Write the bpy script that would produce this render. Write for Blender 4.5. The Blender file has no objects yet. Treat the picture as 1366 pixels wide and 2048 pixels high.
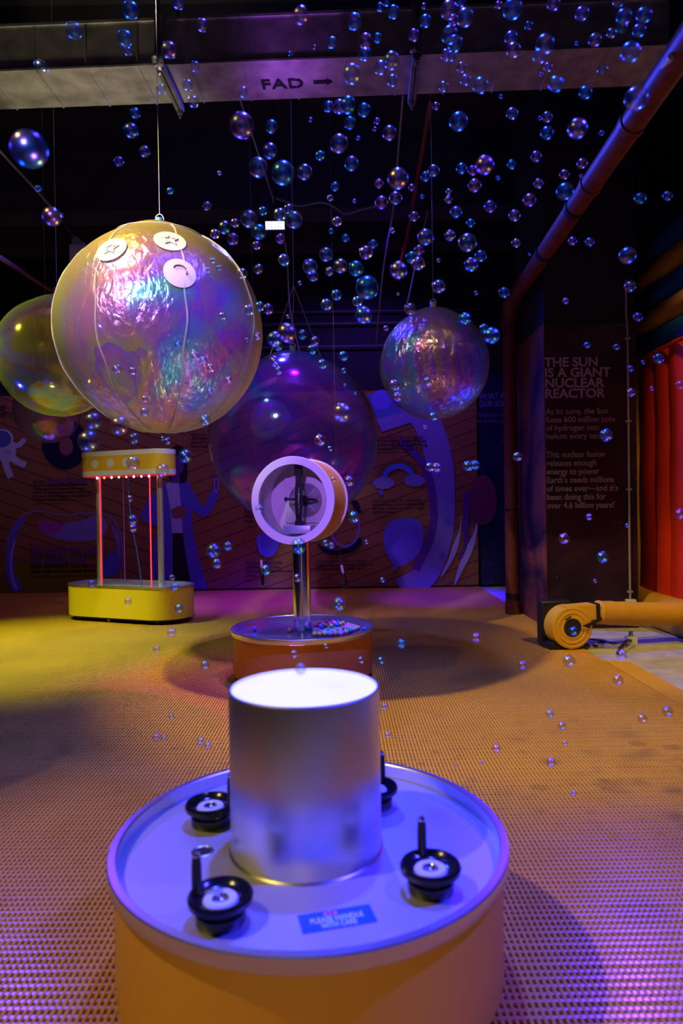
import bpy, bmesh, math, random
from math import sin, cos, pi, radians, sqrt
from mathutils import Vector, Matrix, Quaternion

random.seed(7)
S = bpy.context.scene
COL = S.collection

# ------------------------------------------------------------------ camera
F, TILT, ROLL, EYE = 1350.0, -0.010, 0.0146, Vector((0, 0, 1.4))
U = Vector((1, 0, 0))
FWD = Vector((0, cos(TILT), sin(TILT)))
UP0 = Vector((0, -sin(TILT), cos(TILT)))
RIGHT = U * cos(ROLL) - UP0 * sin(ROLL)
UPV = U * sin(ROLL) + UP0 * cos(ROLL)
cam_d = bpy.data.cameras.new('camera')
cam = bpy.data.objects.new('camera', cam_d)
COL.objects.link(cam)
cam.matrix_world = Matrix(((RIGHT.x, UPV.x, -FWD.x, EYE.x), (RIGHT.y, UPV.y, -FWD.y, EYE.y),
                           (RIGHT.z, UPV.z, -FWD.z, EYE.z), (0, 0, 0, 1)))
cam_d.sensor_fit = 'VERTICAL'
cam_d.sensor_height = 36.0
cam_d.lens = 36.0 * F / 2048.0
cam_d.clip_start = 0.05
cam_d.dof.use_dof = True
cam_d.dof.focus_distance = 5.6
cam_d.dof.aperture_fstop = 1.9
S.camera = cam


def ray(px, py):
    return FWD + RIGHT * ((px - 683) / F) - UPV * ((py - 1024) / F)


def at(px, py, d):
    return EYE + ray(px, py) * d


def ony(px, py, y):
    r = ray(px, py)
    return EYE + r * ((y - EYE.y) / r.y)


def onz(px, py, z=0.0):
    r = ray(px, py)
    return EYE + r * ((z - EYE.z) / r.z)


# ------------------------------------------------------------------ world and lights
S.view_settings.view_transform = 'Standard'
S.view_settings.look = 'None'
S.view_settings.gamma = 1.0
S.view_settings.exposure = 0.0
S.view_settings.use_curve_mapping = False
try:
    S.cycles.use_denoising = True
    S.cycles.max_bounces = 8
    S.cycles.diffuse_bounces = 2
    S.cycles.glossy_bounces = 4
    S.cycles.transmission_bounces = 2
    S.cycles.transparent_max_bounces = 32
    S.cycles.caustics_reflective = False
    S.cycles.caustics_refractive = False
    S.cycles.sample_clamp_indirect = 3.0
    S.cycles.sample_clamp_direct = 0.0
except Exception:
    pass
W = bpy.data.worlds.new('world')
S.world = W
W.use_nodes = True
W.node_tree.nodes['Background'].inputs[0].default_value = (0.10, 0.07, 0.30, 1)
W.node_tree.nodes['Background'].inputs[1].default_value = 0.035


def spot(name, loc, target, color, power, cone=60, blend=0.3, radius=0.06):
    l = bpy.data.lights.new(name, 'SPOT')
    l.color = color
    l.energy = power
    l.spot_size = radians(cone)
    l.spot_blend = blend
    l.shadow_soft_size = radius
    o = bpy.data.objects.new(name, l)
    COL.objects.link(o)
    o.location = loc
    d = Vector(target) - Vector(loc)
    o.rotation_euler = d.to_track_quat('-Z', 'Y').to_euler()
    return o


AMBER = (1.0, 0.74, 0.20)
spot('amber_spot_front', (-3.0, 1.0, 5.2), (0.3, 1.9, 0), AMBER, 400, 54, 0.6, 0.04)
spot('amber_spot_left', (-2.5, 3.85, 5.2), (0.9, 5.7, 0.0), (1.0, 0.80, 0.30), 760, 55, 0.5, 0.04)
spot('white_fill_balloon', (-2.9, 0.0, 5.2), (-1.34, 5.0, 2.75), (1.0, 0.93, 0.80), 1500, 18, 0.5, 0.22)  # added lamp aimed at the biggest balloon to make its hot highlight
spot('amber_fill_front', (-0.5, -2.2, 1.2), (-0.1, 2.0, 0.4), (1.0, 0.74, 0.26), 85, 26, 0.8, 0.12)  # added fill behind the camera, lifts the near drum's front
spot('lemon_spot_left', (-5.2, 6.4, 5.6), (-3.3, 6.7, 0.0), (0.68, 1.0, 0.05), 2600, 44, 0.9, 0.10)
spot('yellow_fill_balloon', (-4.8, 5.2, 4.7), (-2.77, 6.6, 2.86), (0.9, 1.0, 0.15), 260, 26, 0.6, 0.10)  # extra lamp, put in only to brighten the far left balloon
spot('warm_fill_frame', (-1.2, 4.4, 5.9), (-2.6, 8.2, 1.3), (1.0, 0.84, 0.72), 420, 22, 0.8, 0.08)  # added to light the header and posts of the frame
spot('blue_spot_overhead', (3.0, 1.7, 4.7), (0.05, 2.05, 0.5), (0.04, 0.03, 1.0), 2500, 37, 0.6, 0.10)
spot('blue_fill_tray', (0.5, 5.0, 6.0), (-0.33, 5.48, 0.4), (0.32, 0.26, 1.0), 900, 15, 0.6, 0.06)  # added above the tray to bring up its blue and the balls
spot('blue_spot_bubbles', (0.2, 3.3, 6.3), (0.2, 3.3, 0.0), (0.04, 0.06, 1.0), 2400, 60, 0.7, 0.10)
spot('blue_flood_rear', (-0.9, 8.2, 5.1), (0.2, 3.0, 0.0), (0.04, 0.06, 1.0), 1200, 120, 0.5, 0.08)
spot('violet_fill_mat_right', (3.1, 7.2, 4.0), (0.95, 1.80, 0.0), (0.07, 0.012, 1.0), 2600, 18, 0.9, 0.12)  # added without a fixture, for violet glare on the mat at right
spot('violet_fill_mat_left', (-3.7, 7.4, 4.2), (-1.15, 1.75, 0.0), (0.09, 0.02, 1.0), 900, 16, 0.9, 0.12)  # likewise added, for glare on the left of the mat
spot('violet_wash_mural', (0.4, 9.25, 5.3), (0.4, 11.2, 1.2), (0.20, 0.07, 1.0), 330, 120, 0.8, 0.15)
spot('violet_wash_left', (-4.0, 9.25, 5.3), (-4.0, 11.2, 1.2), (0.28, 0.14, 1.0), 160, 120, 0.8, 0.15)
spot('magenta_floor_rear', (-0.9, 8.7, 5.6), (-1.4, 9.9, 0), (0.035, 0.0, 1.0), 9000, 32, 0.9, 0.1)
spot('violet_floor_rear', (0.5, 8.6, 5.5), (1.5, 10.0, 0), (0.015, 0.0, 1.0), 9000, 26, 0.9, 0.1)
spot('magenta_spot_middle', (-0.4, 6.5, 5.9), (-1.0, 5.3, 0.1), (0.22, 0.01, 1.0), 1700, 28, 0.9, 0.08)
spot('gold_fill_balloon', (-0.6, 2.0, 5.7), (0.91, 6.6, 2.80), (1.0, 0.84, 0.45), 700, 10, 0.6, 0.15)  # added so that the crinkled balloon catches gold glints
spot('warm_spot_right', (3.1, 3.2, 5.6), (2.75, 6.1, 0.0), (1.0, 0.76, 0.28), 560, 30, 0.9, 0.1)
spot('warm_fill_inflatable', (2.75, 4.4, 5.6), (4.5, 6.6, 2.4), (1.0, 0.62, 0.26), 560, 46, 0.9, 0.1)  # put in to lift the red inflatable and its striped top
spot('violet_fill_fan', (-1.0, -0.6, 2.9), (-0.36, 5.3, 1.45), (0.45, 0.16, 1.0), 950, 13, 0.8, 0.06)  # made-up front lamp that lights the inside of the fan housing
spot('violet_fill_duct', (-0.35, 4.7, 0.1), (-0.50, 5.66, 5.0), (0.50, 0.10, 1.0), 1500, 13, 1.0, 0.3)  # added near the floor to tint the duct's underside violet
spot('warm_fill_duct', (-2.7, 5.0, 0.1), (-2.1, 5.8, 5.0), (1.0, 0.86, 0.40), 500, 32, 1.0, 0.2)  # added floor-level lamp in place of warm bounce under the duct


# ------------------------------------------------------------------ mesh helpers
def tag(o, label, cat, group=None, kind=None):
    if label:
        o['label'] = label
    if cat:
        o['category'] = cat
    if group:
        o['group'] = group
    if kind:
        o['kind'] = kind
    return o


def empty(name, loc, label, cat, rotz=0.0, group=None):
    o = bpy.data.objects.new(name, None)
    o.empty_display_size = 0.1
    COL.objects.link(o)
    o.location = loc
    o.rotation_euler = (0, 0, rotz)
    return tag(o, label, cat, group)


def obj(name, bm, m, parent=None, smooth=35, label=None):
    me = bpy.data.meshes.new(name)
    bmesh.ops.recalc_face_normals(bm, faces=bm.faces[:])
    bm.to_mesh(me)
    bm.free()
    for mm in (m if isinstance(m, (list, tuple)) else [m]):
        me.materials.append(mm)
    if smooth:
        for p in me.polygons:
            p.use_smooth = True
        try:
            me.set_sharp_from_angle(angle=radians(smooth))
        except Exception:
            pass
    o = bpy.data.objects.new(name, me)
    COL.objects.link(o)
    if parent:
        o.parent = parent
    if label:
        o['label'] = label
    return o


def struct(name, bm, m, smooth=0):
    o = obj(name, bm, m, None, smooth)
    o['kind'] = 'structure'
    return o


def B():
    return bmesh.new()


def box(bm, x0, x1, y0, y1, z0, z1):
    v = [bm.verts.new((x, y, z)) for x in (x0, x1) for y in (y0, y1) for z in (z0, z1)]
    for f in ((0, 1, 3, 2), (4, 6, 7, 5), (0, 4, 5, 1), (2, 3, 7, 6), (0, 2, 6, 4), (1, 5, 7, 3)):
        bm.faces.new([v[i] for i in f])
    return v


def rbox(bm, x0, x1, y0, y1, z0, z1, r=0.01, seg=2):
    v = box(bm, x0, x1, y0, y1, z0, z1)
    es = {e for vv in v for e in vv.link_edges}
    bmesh.ops.bevel(bm, geom=list(es), offset=r, segments=seg, affect='EDGES', profile=0.5)


def lathe(bm, prof, seg=64, M=None, closed=False):
    rings = []
    for r, z in prof:
        if r < 1e-6:
            rings.append([bm.verts.new((0, 0, z))])
        else:
            rings.append([bm.verts.new((r * cos(2 * pi * i / seg), r * sin(2 * pi * i / seg), z)) for i in range(seg)])
    pairs = list(zip(rings, rings[1:]))
    if closed:
        pairs.append((rings[-1], rings[0]))
    for a, b in pairs:
        for i in range(seg):
            j = (i + 1) % seg
            if len(a) == 1 and len(b) == 1:
                continue
            if len(a) == 1:
                bm.faces.new((a[0], b[i], b[j]))
            elif len(b) == 1:
                bm.faces.new((a[i], a[j], b[0]))
            else:
                bm.faces.new((a[i], a[j], b[j], b[i]))
    vs = [v for r in rings for v in r]
    if M is not None:
        bmesh.ops.transform(bm, matrix=M, verts=vs)
    return vs


def tube(bm, pts, r, seg=10, caps=True, loop=False):
    pts = [Vector(p) for p in pts]
    n = len(pts)
    rad = r if isinstance(r, (list, tuple)) else [r] * n
    rings = []
    prev = None
    for i, p in enumerate(pts):
        if loop:
            t = pts[(i + 1) % n] - pts[i - 1]
        else:
            t = pts[min(i + 1, n - 1)] - pts[max(i - 1, 0)]
        t.normalize()
        if prev is None:
            a = Vector((0, 0, 1)) if abs(t.z) < 0.9 else Vector((1, 0, 0))
            x = t.cross(a).normalized()
        else:
            x = (prev - t * prev.dot(t)).normalized()
        prev = x
        y = t.cross(x)
        rings.append([bm.verts.new(p + (x * cos(2 * pi * k / seg) + y * sin(2 * pi * k / seg)) * rad[i]) for k in range(seg)])
    prs = list(zip(rings, rings[1:]))
    if loop:
        prs.append((rings[-1], rings[0]))
    for a, b in prs:
        for k in range(seg):
            j = (k + 1) % seg
            bm.faces.new((a[k], a[j], b[j], b[k]))
    if caps and not loop:
        bm.faces.new(rings[0][::-1])
        bm.faces.new(rings[-1])


def smooth_pts(pts, n=8):
    pts = [Vector(p) for p in pts]
    P = [pts[0]] + pts + [pts[-1]]
    out = []
    for i in range(1, len(P) - 2):
        for k in range(n):
            t = k / n
            a, b, c, d = P[i - 1], P[i], P[i + 1], P[i + 2]
            out.append(0.5 * ((2 * b) + (c - a) * t + (2 * a - 5 * b + 4 * c - d) * t * t + (3 * b - a - 3 * c + d) * t ** 3))
    out.append(pts[-1])
    return out


def prism(bm, pts, y0, y1):
    """flat outline in x,z given thickness along y"""
    a = [bm.verts.new((p[0], y0, p[1])) for p in pts]
    b = [bm.verts.new((p[0], y1, p[1])) for p in pts]
    f1 = bm.faces.new(a)
    bm.faces.new(b[::-1])
    n = len(pts)
    for i in range(n):
        j = (i + 1) % n
        bm.faces.new((a[i], b[i], b[j], a[j]))


def sphere(bm, r, u=48, v=24, c=(0, 0, 0)):
    bmesh.ops.create_uvsphere(bm, u_segments=u, v_segments=v, radius=r, matrix=Matrix.Translation(c))


RX90 = Matrix.Rotation(radians(90), 4, 'X')


# ------------------------------------------------------------------ materials
def mat(name, color=(.5, .5, .5), rough=0.5, metal=0.0, emit=None, estr=0.0, var=0.0, vscale=8.0, bump=0.0, bscale=40.0,
        spec=0.5, coat=0.0, aniso=0.0, stretch=(1, 1, 1)):
    m = bpy.data.materials.new(name)
    m.use_nodes = True
    nt = m.node_tree
    b = nt.nodes['Principled BSDF']
    b.inputs['Base Color'].default_value = (*color, 1)
    b.inputs['Roughness'].default_value = rough
    b.inputs['Metallic'].default_value = metal
    b.inputs['Specular IOR Level'].default_value = spec
    b.inputs['Coat Weight'].default_value = coat
    b.inputs['Anisotropic'].default_value = aniso
    if emit:
        b.inputs['Emission Color'].default_value = (*emit, 1)
        b.inputs['Emission Strength'].default_value = estr
    if var or bump:
        tc = nt.nodes.new('ShaderNodeTexCoord')
        mp = nt.nodes.new('ShaderNodeMapping')
        mp.inputs['Scale'].default_value = stretch
        nt.links.new(tc.outputs['Object'], mp.inputs[0])
    if var:
        n = nt.nodes.new('ShaderNodeTexNoise')
        n.inputs['Scale'].default_value = vscale
        n.inputs['Detail'].default_value = 6
        nt.links.new(mp.outputs[0], n.inputs['Vector'])
        r = nt.nodes.new('ShaderNodeValToRGB')
        r.color_ramp.elements[0].position = 0.3
        r.color_ramp.elements[1].position = 0.7
        r.color_ramp.elements[0].color = (*[max(0, c * (1 - var)) for c in color], 1)
        r.color_ramp.elements[1].color = (*[min(1, c * (1 + var)) for c in color], 1)
        nt.links.new(n.outputs[0], r.inputs[0])
        nt.links.new(r.outputs[0], b.inputs['Base Color'])
    if bump:
        n2 = nt.nodes.new('ShaderNodeTexNoise')
        n2.inputs['Scale'].default_value = bscale
        n2.inputs['Detail'].default_value = 4
        nt.links.new(mp.outputs[0], n2.inputs['Vector'])
        bp = nt.nodes.new('ShaderNodeBump')
        bp.inputs['Strength'].default_value = bump
        bp.inputs['Distance'].default_value = 0.02
        nt.links.new(n2.outputs[0], bp.inputs['Height'])
        nt.links.new(bp.outputs[0], b.inputs['Normal'])
    return m


def ramp(nt, stops, mode='LINEAR'):
    r = nt.nodes.new('ShaderNodeValToRGB')
    cr = r.color_ramp
    cr.interpolation = mode
    while len(cr.elements) < len(stops):
        cr.elements.new(0.5)
    for e, (p, c) in zip(cr.elements, stops):
        e.position = p
        e.color = (*c, 1)
    return r


def math_node(nt, op, a, b=None, c=None):
    n = nt.nodes.new('ShaderNodeMath')
    n.operation = op
    for i, v in enumerate((a, b, c)):
        if v is None:
            continue
        if isinstance(v, (int, float)):
            n.inputs[i].default_value = v
        else:
            nt.links.new(v, n.inputs[i])
    return n.outputs[0]


DEEP = [(0.0, (0.30, 0.05, 0.75)), (0.25, (0.55, 0.08, 0.70)), (0.45, (0.12, 0.08, 0.90)), (0.6, (0.05, 0.35, 0.75)), (0.72, (0.45, 0.10, 0.85)), (0.86, (0.75, 0.62, 0.06)), (1.0, (0.30, 0.05, 0.75))]
GOLD = [(0.0, (0.85, 0.80, 0.05)), (0.3, (0.80, 0.60, 0.10)), (0.45, (0.55, 0.15, 0.75)), (0.6, (0.20, 0.30, 0.95)), (0.75, (0.35, 0.75, 0.35)), (1.0, (0.85, 0.80, 0.05))]
IRI = [(0.00, (0.80, 0.62, 0.12)), (0.18, (0.85, 0.30, 0.55)), (0.34, (0.50, 0.16, 0.95)), (0.50, (0.10, 0.55, 0.95)),
       (0.62, (0.25, 0.80, 0.55)), (0.76, (0.90, 0.75, 0.15)), (0.90, (0.85, 0.25, 0.75)), (1.0, (0.45, 0.2, 0.95))]


def film_mat(name, stops=None, scale=1.2, stretch=(1, 1, .5), rough=0.16, cover=0.34, rim=0.75, diffuse=0.35, bump=0.5, bscale=9.0,
             edge=(0.62, 0.52, 0.14), seed=0.0, pastel=0.0, r0=0.42, r1=0.80):
    """thin iridescent plastic film: tinted transparent, coloured gloss and a little milky scatter"""
    m = bpy.data.materials.new(name)
    m.use_nodes = True
    nt = m.node_tree
    nt.nodes.clear()
    out = nt.nodes.new('ShaderNodeOutputMaterial')
    tc = nt.nodes.new('ShaderNodeTexCoord')
    mp = nt.nodes.new('ShaderNodeMapping')
    mp.inputs['Scale'].default_value = stretch
    mp.inputs['Location'].default_value = (seed, seed * .7, seed * 1.3)
    nt.links.new(tc.outputs['Object'], mp.inputs[0])
    n = nt.nodes.new('ShaderNodeTexNoise')
    n.inputs['Scale'].default_value = scale
    n.inputs['Detail'].default_value = 3.0
    n.inputs['Distortion'].default_value = 1.6
    nt.links.new(mp.outputs[0], n.inputs['Vector'])
    lw = nt.nodes.new('ShaderNodeLayerWeight')
    lw.inputs['Blend'].default_value = 0.5
    face = lw.outputs['Facing']
    # film thickness: noise plus the path length through the film
    s = math_node(nt, 'MULTIPLY', n.outputs[0], 2.4)
    s = math_node(nt, 'ADD', s, math_node(nt, 'MULTIPLY', face, 0.35))
    s = math_node(nt, 'FRACT', s)
    r = ramp(nt, [(p_, tuple(c_ + (0.95 - c_) * pastel for c_ in col_)) for p_, col_ in (stops or IRI)])
    nt.links.new(s, r.inputs[0])
    mixc = nt.nodes.new('ShaderNodeMix')
    mixc.data_type = 'RGBA'
    mixc.inputs['B'].default_value = (*edge, 1)
    e = nt.nodes.new('ShaderNodeMapRange')
    e.inputs['From Min'].default_value = r0
    e.inputs['From Max'].default_value = r1
    e.inputs['To Max'].default_value = 0.85
    nt.links.new(face, e.inputs['Value'])
    nt.links.new(e.outputs[0], mixc.inputs['Factor'])
    nt.links.new(r.outputs[0], mixc.inputs['A'])
    col = mixc.outputs['Result']
    bp = nt.nodes.new('ShaderNodeBump')
    bp.inputs['Strength'].default_value = bump
    bp.inputs['Distance'].default_value = 0.05
    wn = nt.nodes.new('ShaderNodeTexNoise')
    wn.inputs['Scale'].default_value = bscale
    wn.inputs['Detail'].default_value = 5
    wn.inputs['Distortion'].default_value = 0.8
    nt.links.new(mp.outputs[0], wn.inputs['Vector'])
    nt.links.new(wn.outputs[0], bp.inputs['Height'])
    g = nt.nodes.new('ShaderNodeBsdfGlossy')
    g.inputs['Roughness'].default_value = rough
    nt.links.new(col, g.inputs['Color'])
    if bump:
        nt.links.new(bp.outputs[0], g.inputs['Normal'])
    d = nt.nodes.new('ShaderNodeBsdfDiffuse')
    nt.links.new(col, d.inputs['Color'])
    tl = nt.nodes.new('ShaderNodeBsdfTranslucent')
    nt.links.new(col, tl.inputs['Color'])
    dm = nt.nodes.new('ShaderNodeMixShader')
    dm.inputs[0].default_value = 0.4
    nt.links.new(d.outputs[0], dm.inputs[1])
    nt.links.new(tl.outputs[0], dm.inputs[2])
    film = nt.nodes.new('ShaderNodeMixShader')
    film.inputs[0].default_value = diffuse
    nt.links.new(g.outputs[0], film.inputs[1])
    nt.links.new(dm.outputs[0], film.inputs[2])
    tr = nt.nodes.new('ShaderNodeBsdfTransparent')
    tr.inputs[0].default_value = (0.96, 0.93, 0.96, 1)
    fac = math_node(nt, 'ADD', math_node(nt, 'MULTIPLY', math_node(nt, 'POWER', face, 2.5), rim - cover), cover)
    mx = nt.nodes.new('ShaderNodeMixShader')
    nt.links.new(fac, mx.inputs[0])
    nt.links.new(tr.outputs[0], mx.inputs[1])
    nt.links.new(film.outputs[0], mx.inputs[2])
    nt.links.new(mx.outputs[0], out.inputs[0])
    return m


def bubble_mat():
    m = bpy.data.materials.new('soap_film')
    m.use_nodes = True
    nt = m.node_tree
    nt.nodes.clear()
    out = nt.nodes.new('ShaderNodeOutputMaterial')
    oi = nt.nodes.new('ShaderNodeObjectInfo')
    tc = nt.nodes.new('ShaderNodeTexCoord')
    n = nt.nodes.new('ShaderNodeTexNoise')
    n.noise_dimensions = '4D'
    n.inputs['Scale'].default_value = 1.1
    n.inputs['Detail'].default_value = 1.0
    nt.links.new(tc.outputs['Object'], n.inputs['Vector'])
    nt.links.new(math_node(nt, 'MULTIPLY', oi.outputs['Random'], 30.0), n.inputs['W'])
    s = math_node(nt, 'FRACT', math_node(nt, 'ADD', math_node(nt, 'MULTIPLY', n.outputs[0], 1.4), oi.outputs['Random']))
    r = ramp(nt, [(0.0, (0.35, 0.5, 1.0)), (0.2, (0.1, 0.95, 1.0)), (0.38, (0.2, 0.75, 1.0)), (0.55, (0.8, 0.35, 1.0)),
                  (0.7, (1.0, 0.5, 0.9)), (0.84, (0.9, 0.9, 0.5)), (1.0, (0.3, 0.5, 1.0))])
    nt.links.new(s, r.inputs[0])
    g = nt.nodes.new('ShaderNodeBsdfGlossy')
    g.inputs['Roughness'].default_value = 0.26
    nt.links.new(r.outputs[0], g.inputs['Color'])
    tr = nt.nodes.new('ShaderNodeBsdfTransparent')
    lw = nt.nodes.new('ShaderNodeLayerWeight')
    lw.inputs['Blend'].default_value = 0.5
    fac = math_node(nt, 'ADD', math_node(nt, 'MULTIPLY', math_node(nt, 'POWER', lw.outputs['Facing'], 3.0), 0.04), 0.26)
    mx = nt.nodes.new('ShaderNodeMixShader')
    nt.links.new(fac, mx.inputs[0])
    nt.links.new(tr.outputs[0], mx.inputs[1])
    nt.links.new(g.outputs[0], mx.inputs[2])
    nt.links.new(mx.outputs[0], out.inputs[0])
    return m


M = {}
M['dark_wall'] = mat('black_painted_wall', (0.010, 0.009, 0.018), 0.9, var=0.3, vscale=2)
M['ceiling'] = mat('black_painted_ceiling', (0.012, 0.011, 0.022), 0.9, var=0.3, vscale=1.5)
M['beam'] = mat('dark_concrete_beam', (0.030, 0.028, 0.05), 0.9, var=0.3, vscale=3)
M['concrete'] = mat('bare_concrete', (0.50, 0.45, 0.36), 0.85, var=0.25, vscale=5, bump=0.3, bscale=30)
M['mat_top'] = mat('amber_pvc_bar', (0.72, 0.36, 0.028), 0.7, spec=0.15, var=0.12, vscale=1.2)
M['mat_low'] = mat('amber_pvc_crossbar', (0.64, 0.32, 0.03), 0.22, spec=0.8)
M['amber'] = mat('amber_laminate', (0.82, 0.40, 0.05), 0.45, spec=0.35)
M['yellow'] = mat('yellow_laminate', (0.86, 0.55, 0.05), 0.45, spec=0.35)
M['steel'] = mat('brushed_steel', (0.74, 0.74, 0.76), 0.30, 0.95, aniso=0.8)
_nt = M['steel'].node_tree
_tg = _nt.nodes.new('ShaderNodeTangent')
_tg.direction_type = 'RADIAL'
_tg.axis = 'Z'
_nt.links.new(_tg.outputs[0], _nt.nodes['Principled BSDF'].inputs['Tangent'])
M['plate'] = mat('satin_steel_plate', (0.66, 0.66, 0.70), 0.42, 0.55, bump=0.02, bscale=60)
M['chrome'] = mat('polished_chrome', (0.88, 0.88, 0.90), 0.14, 1.0)
M['post_steel'] = mat('satin_post_steel', (0.80, 0.80, 0.84), 0.28, 0.7)
M['rim'] = mat('steel_rim', (0.74, 0.74, 0.77), 0.30, 0.95)
M['black'] = mat('black_rubber', (0.012, 0.012, 0.015), 0.42)
M['gloss_black'] = mat('gloss_black_plastic', (0.008, 0.008, 0.012), 0.18)
M['plinth'] = mat('dark_plinth', (0.015, 0.012, 0.012), 0.7)
M['white'] = mat('white_paint', (0.82, 0.82, 0.82), 0.45)
M['lit_white'] = mat('backlit_white_diffuser', (0.85, 0.85, 0.85), 0.5, emit=(0.93, 0.97, 1.0), estr=0.62)
M['galv'] = mat('galvanised_steel', (0.50, 0.51, 0.54), 0.46, 0.55, var=0.35, vscale=6, bump=0.06, bscale=5)
M['galv_dark'] = mat('weathered_steel_angle', (0.28, 0.28, 0.30), 0.5, 0.6, var=0.3, vscale=12)
M['stencil'] = mat('black_stencil_paint', (0.01, 0.01, 0.012), 0.7)
M['pipe'] = mat('oxide_red_paint', (0.18, 0.034, 0.012), 0.5, var=0.3, vscale=7)
M['conduit'] = mat('grey_conduit', (0.38, 0.38, 0.42), 0.5)
M['wall_conduit'] = mat('dark_grey_conduit', (0.07, 0.07, 0.08), 0.6)
M['cable'] = mat('grey_cable', (0.30, 0.28, 0.32), 0.6)
M['nylon'] = mat('nylon_line', (0.75, 0.75, 0.75), 0.4)
M['red_vinyl'] = mat('red_vinyl', (0.75, 0.035, 0.008), 0.5, spec=0.3, var=0.12, vscale=2, bump=0.15, bscale=6)
M['yellow_vinyl'] = mat('yellow_vinyl', (0.66, 0.34, 0.03), 0.5, spec=0.3, var=0.1, vscale=3, bump=0.35, bscale=7)
M['blue_vinyl'] = mat('blue_vinyl', (0.01, 0.085, 0.30), 0.5, spec=0.3)
M['blower'] = mat('yellow_blower_plastic', (0.86, 0.46, 0.025), 0.4)
M['bubble'] = bubble_mat()

# ------------------------------------------------------------------ room shell
bm = B(); box(bm, -9, 7, -4, 11.6, -0.2, 0.0); struct('floor', bm, M['concrete'])
bm = B(); box(bm, -9, 7, -4, 11.6, 6.4, 6.6); struct('ceiling', bm, M['ceiling'])
bm = B(); box(bm, -9, 7, 11.3, 11.6, 0, 6.4); struct('wall_back', bm, M['dark_wall'])
bm = B(); box(bm, -9.2, -9, -4, 11.6, 0, 6.4); struct('wall_left', bm, M['dark_wall'])
bm = B(); box(bm, 7, 7.2, -4, 11.6, 0, 6.4); struct('wall_right', bm, M['dark_wall'])
bm = B(); box(bm, -9, 7, -4.2, -4, 0, 6.4); struct('wall_front', bm, M['dark_wall'])
for i, (y0, y1, zb) in enumerate(((9.0, 9.45, 5.35), (6.75, 7.15, 5.75), (10.6, 11.0, 5.5))):
    bm = B(); box(bm, -9, 7, y0, y1, zb, 6.4); struct('beam_%d' % (i + 1), bm, M['beam'])

# pillar with printed panel
PX0, PX1, PY0, PY1 = 2.26, 3.26, 7.45, 8.65


def galaxy_mat(name, base_lo, base_hi, scale=1.3, stars=True):
    m = bpy.data.materials.new(name)
    m.use_nodes = True
    nt = m.node_tree
    b = nt.nodes['Principled BSDF']
    b.inputs['Roughness'].default_value = 0.45
    b.inputs['Specular IOR Level'].default_value = 0.3
    tc = nt.nodes.new('ShaderNodeTexCoord')
    n = nt.nodes.new('ShaderNodeTexNoise')
    n.inputs['Scale'].default_value = scale
    n.inputs['Detail'].default_value = 5
    n.inputs['Distortion'].default_value = 0.8
    nt.links.new(tc.outputs['Object'], n.inputs['Vector'])
    r = ramp(nt, [(0.40, base_lo), (0.75, base_hi)])
    nt.links.new(n.outputs[0], r.inputs[0])
    c = r.outputs[0]
    if stars:
        v = nt.nodes.new('ShaderNodeTexVoronoi')
        v.inputs['Scale'].default_value = 11.0
        nt.links.new(tc.outputs['Object'], v.inputs['Vector'])
        st = math_node(nt, 'LESS_THAN', v.outputs['Distance'], 0.06)
        mx = nt.nodes.new('ShaderNodeMix')
        mx.data_type = 'RGBA'
        mx.inputs['B'].default_value = (0.35, 0.33, 0.45, 1)
        nt.links.new(st, mx.inputs['Factor'])
        nt.links.new(c, mx.inputs['A'])
        c = mx.outputs['Result']
    nt.links.new(c, b.inputs['Base Color'])
    return m


bm = B(); box(bm, PX0, PX1, PY0, PY1, 0, 6.4); struct('column', bm, M['dark_wall'])
M['galaxy'] = galaxy_mat('galaxy_print', (0.008, 0.006, 0.018), (0.060, 0.024, 0.056))
M['nebula'] = galaxy_mat('solar_flare_print', (0.016, 0.008, 0.03), (0.45, 0.12, 0.05), 0.9, False)
M['print_white'] = mat('pale_lilac_print', (0.42, 0.37, 0.56), 0.5)
M['print_dim'] = mat('dim_lilac_print', (0.17, 0.13, 0.34), 0.5)
sun = empty('wall_panel', (0, 0, 0), 'dark galaxy panel with white text about the sun, on the square column', 'wall panel')
bm = B(); box(bm, PX0, PX1, PY0 - 0.014, PY0 - 0.002, 0.0, 3.36); obj('front_print', bm, M['galaxy'], sun, 0)
bm = B(); box(bm, PX0 - 0.014, PX0 - 0.002, PY0 - 0.014, PY1, 0.0, 3.36); obj('side_print', bm, M['nebula'], sun, 0)


def text_mesh(name, body, m, parent, bold=0.0, spacing=1.0, space_line=1.0, align='LEFT', label=None):
    cu = bpy.data.curves.new(name, 'FONT')
    cu.body = body
    cu.size = 1.0
    cu.offset = bold
    cu.space_character = spacing
    cu.space_line = space_line
    cu.align_x = align
    cu.extrude = 0.01
    cu.resolution_u = 3
    t = bpy.data.objects.new(name, cu)
    COL.objects.link(t)
    dg = bpy.context.evaluated_depsgraph_get()
    dg.update()
    me = bpy.data.meshes.new_from_object(t.evaluated_get(dg))
    bpy.data.objects.remove(t)
    bpy.data.curves.remove(cu)
    me.name = name
    me.materials.clear()
    me.materials.append(m)
    o = bpy.data.objects.new(name, me)
    COL.objects.link(o)
    if parent:
        o.parent = parent
    if label:
        o['label'] = label
    return o


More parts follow.
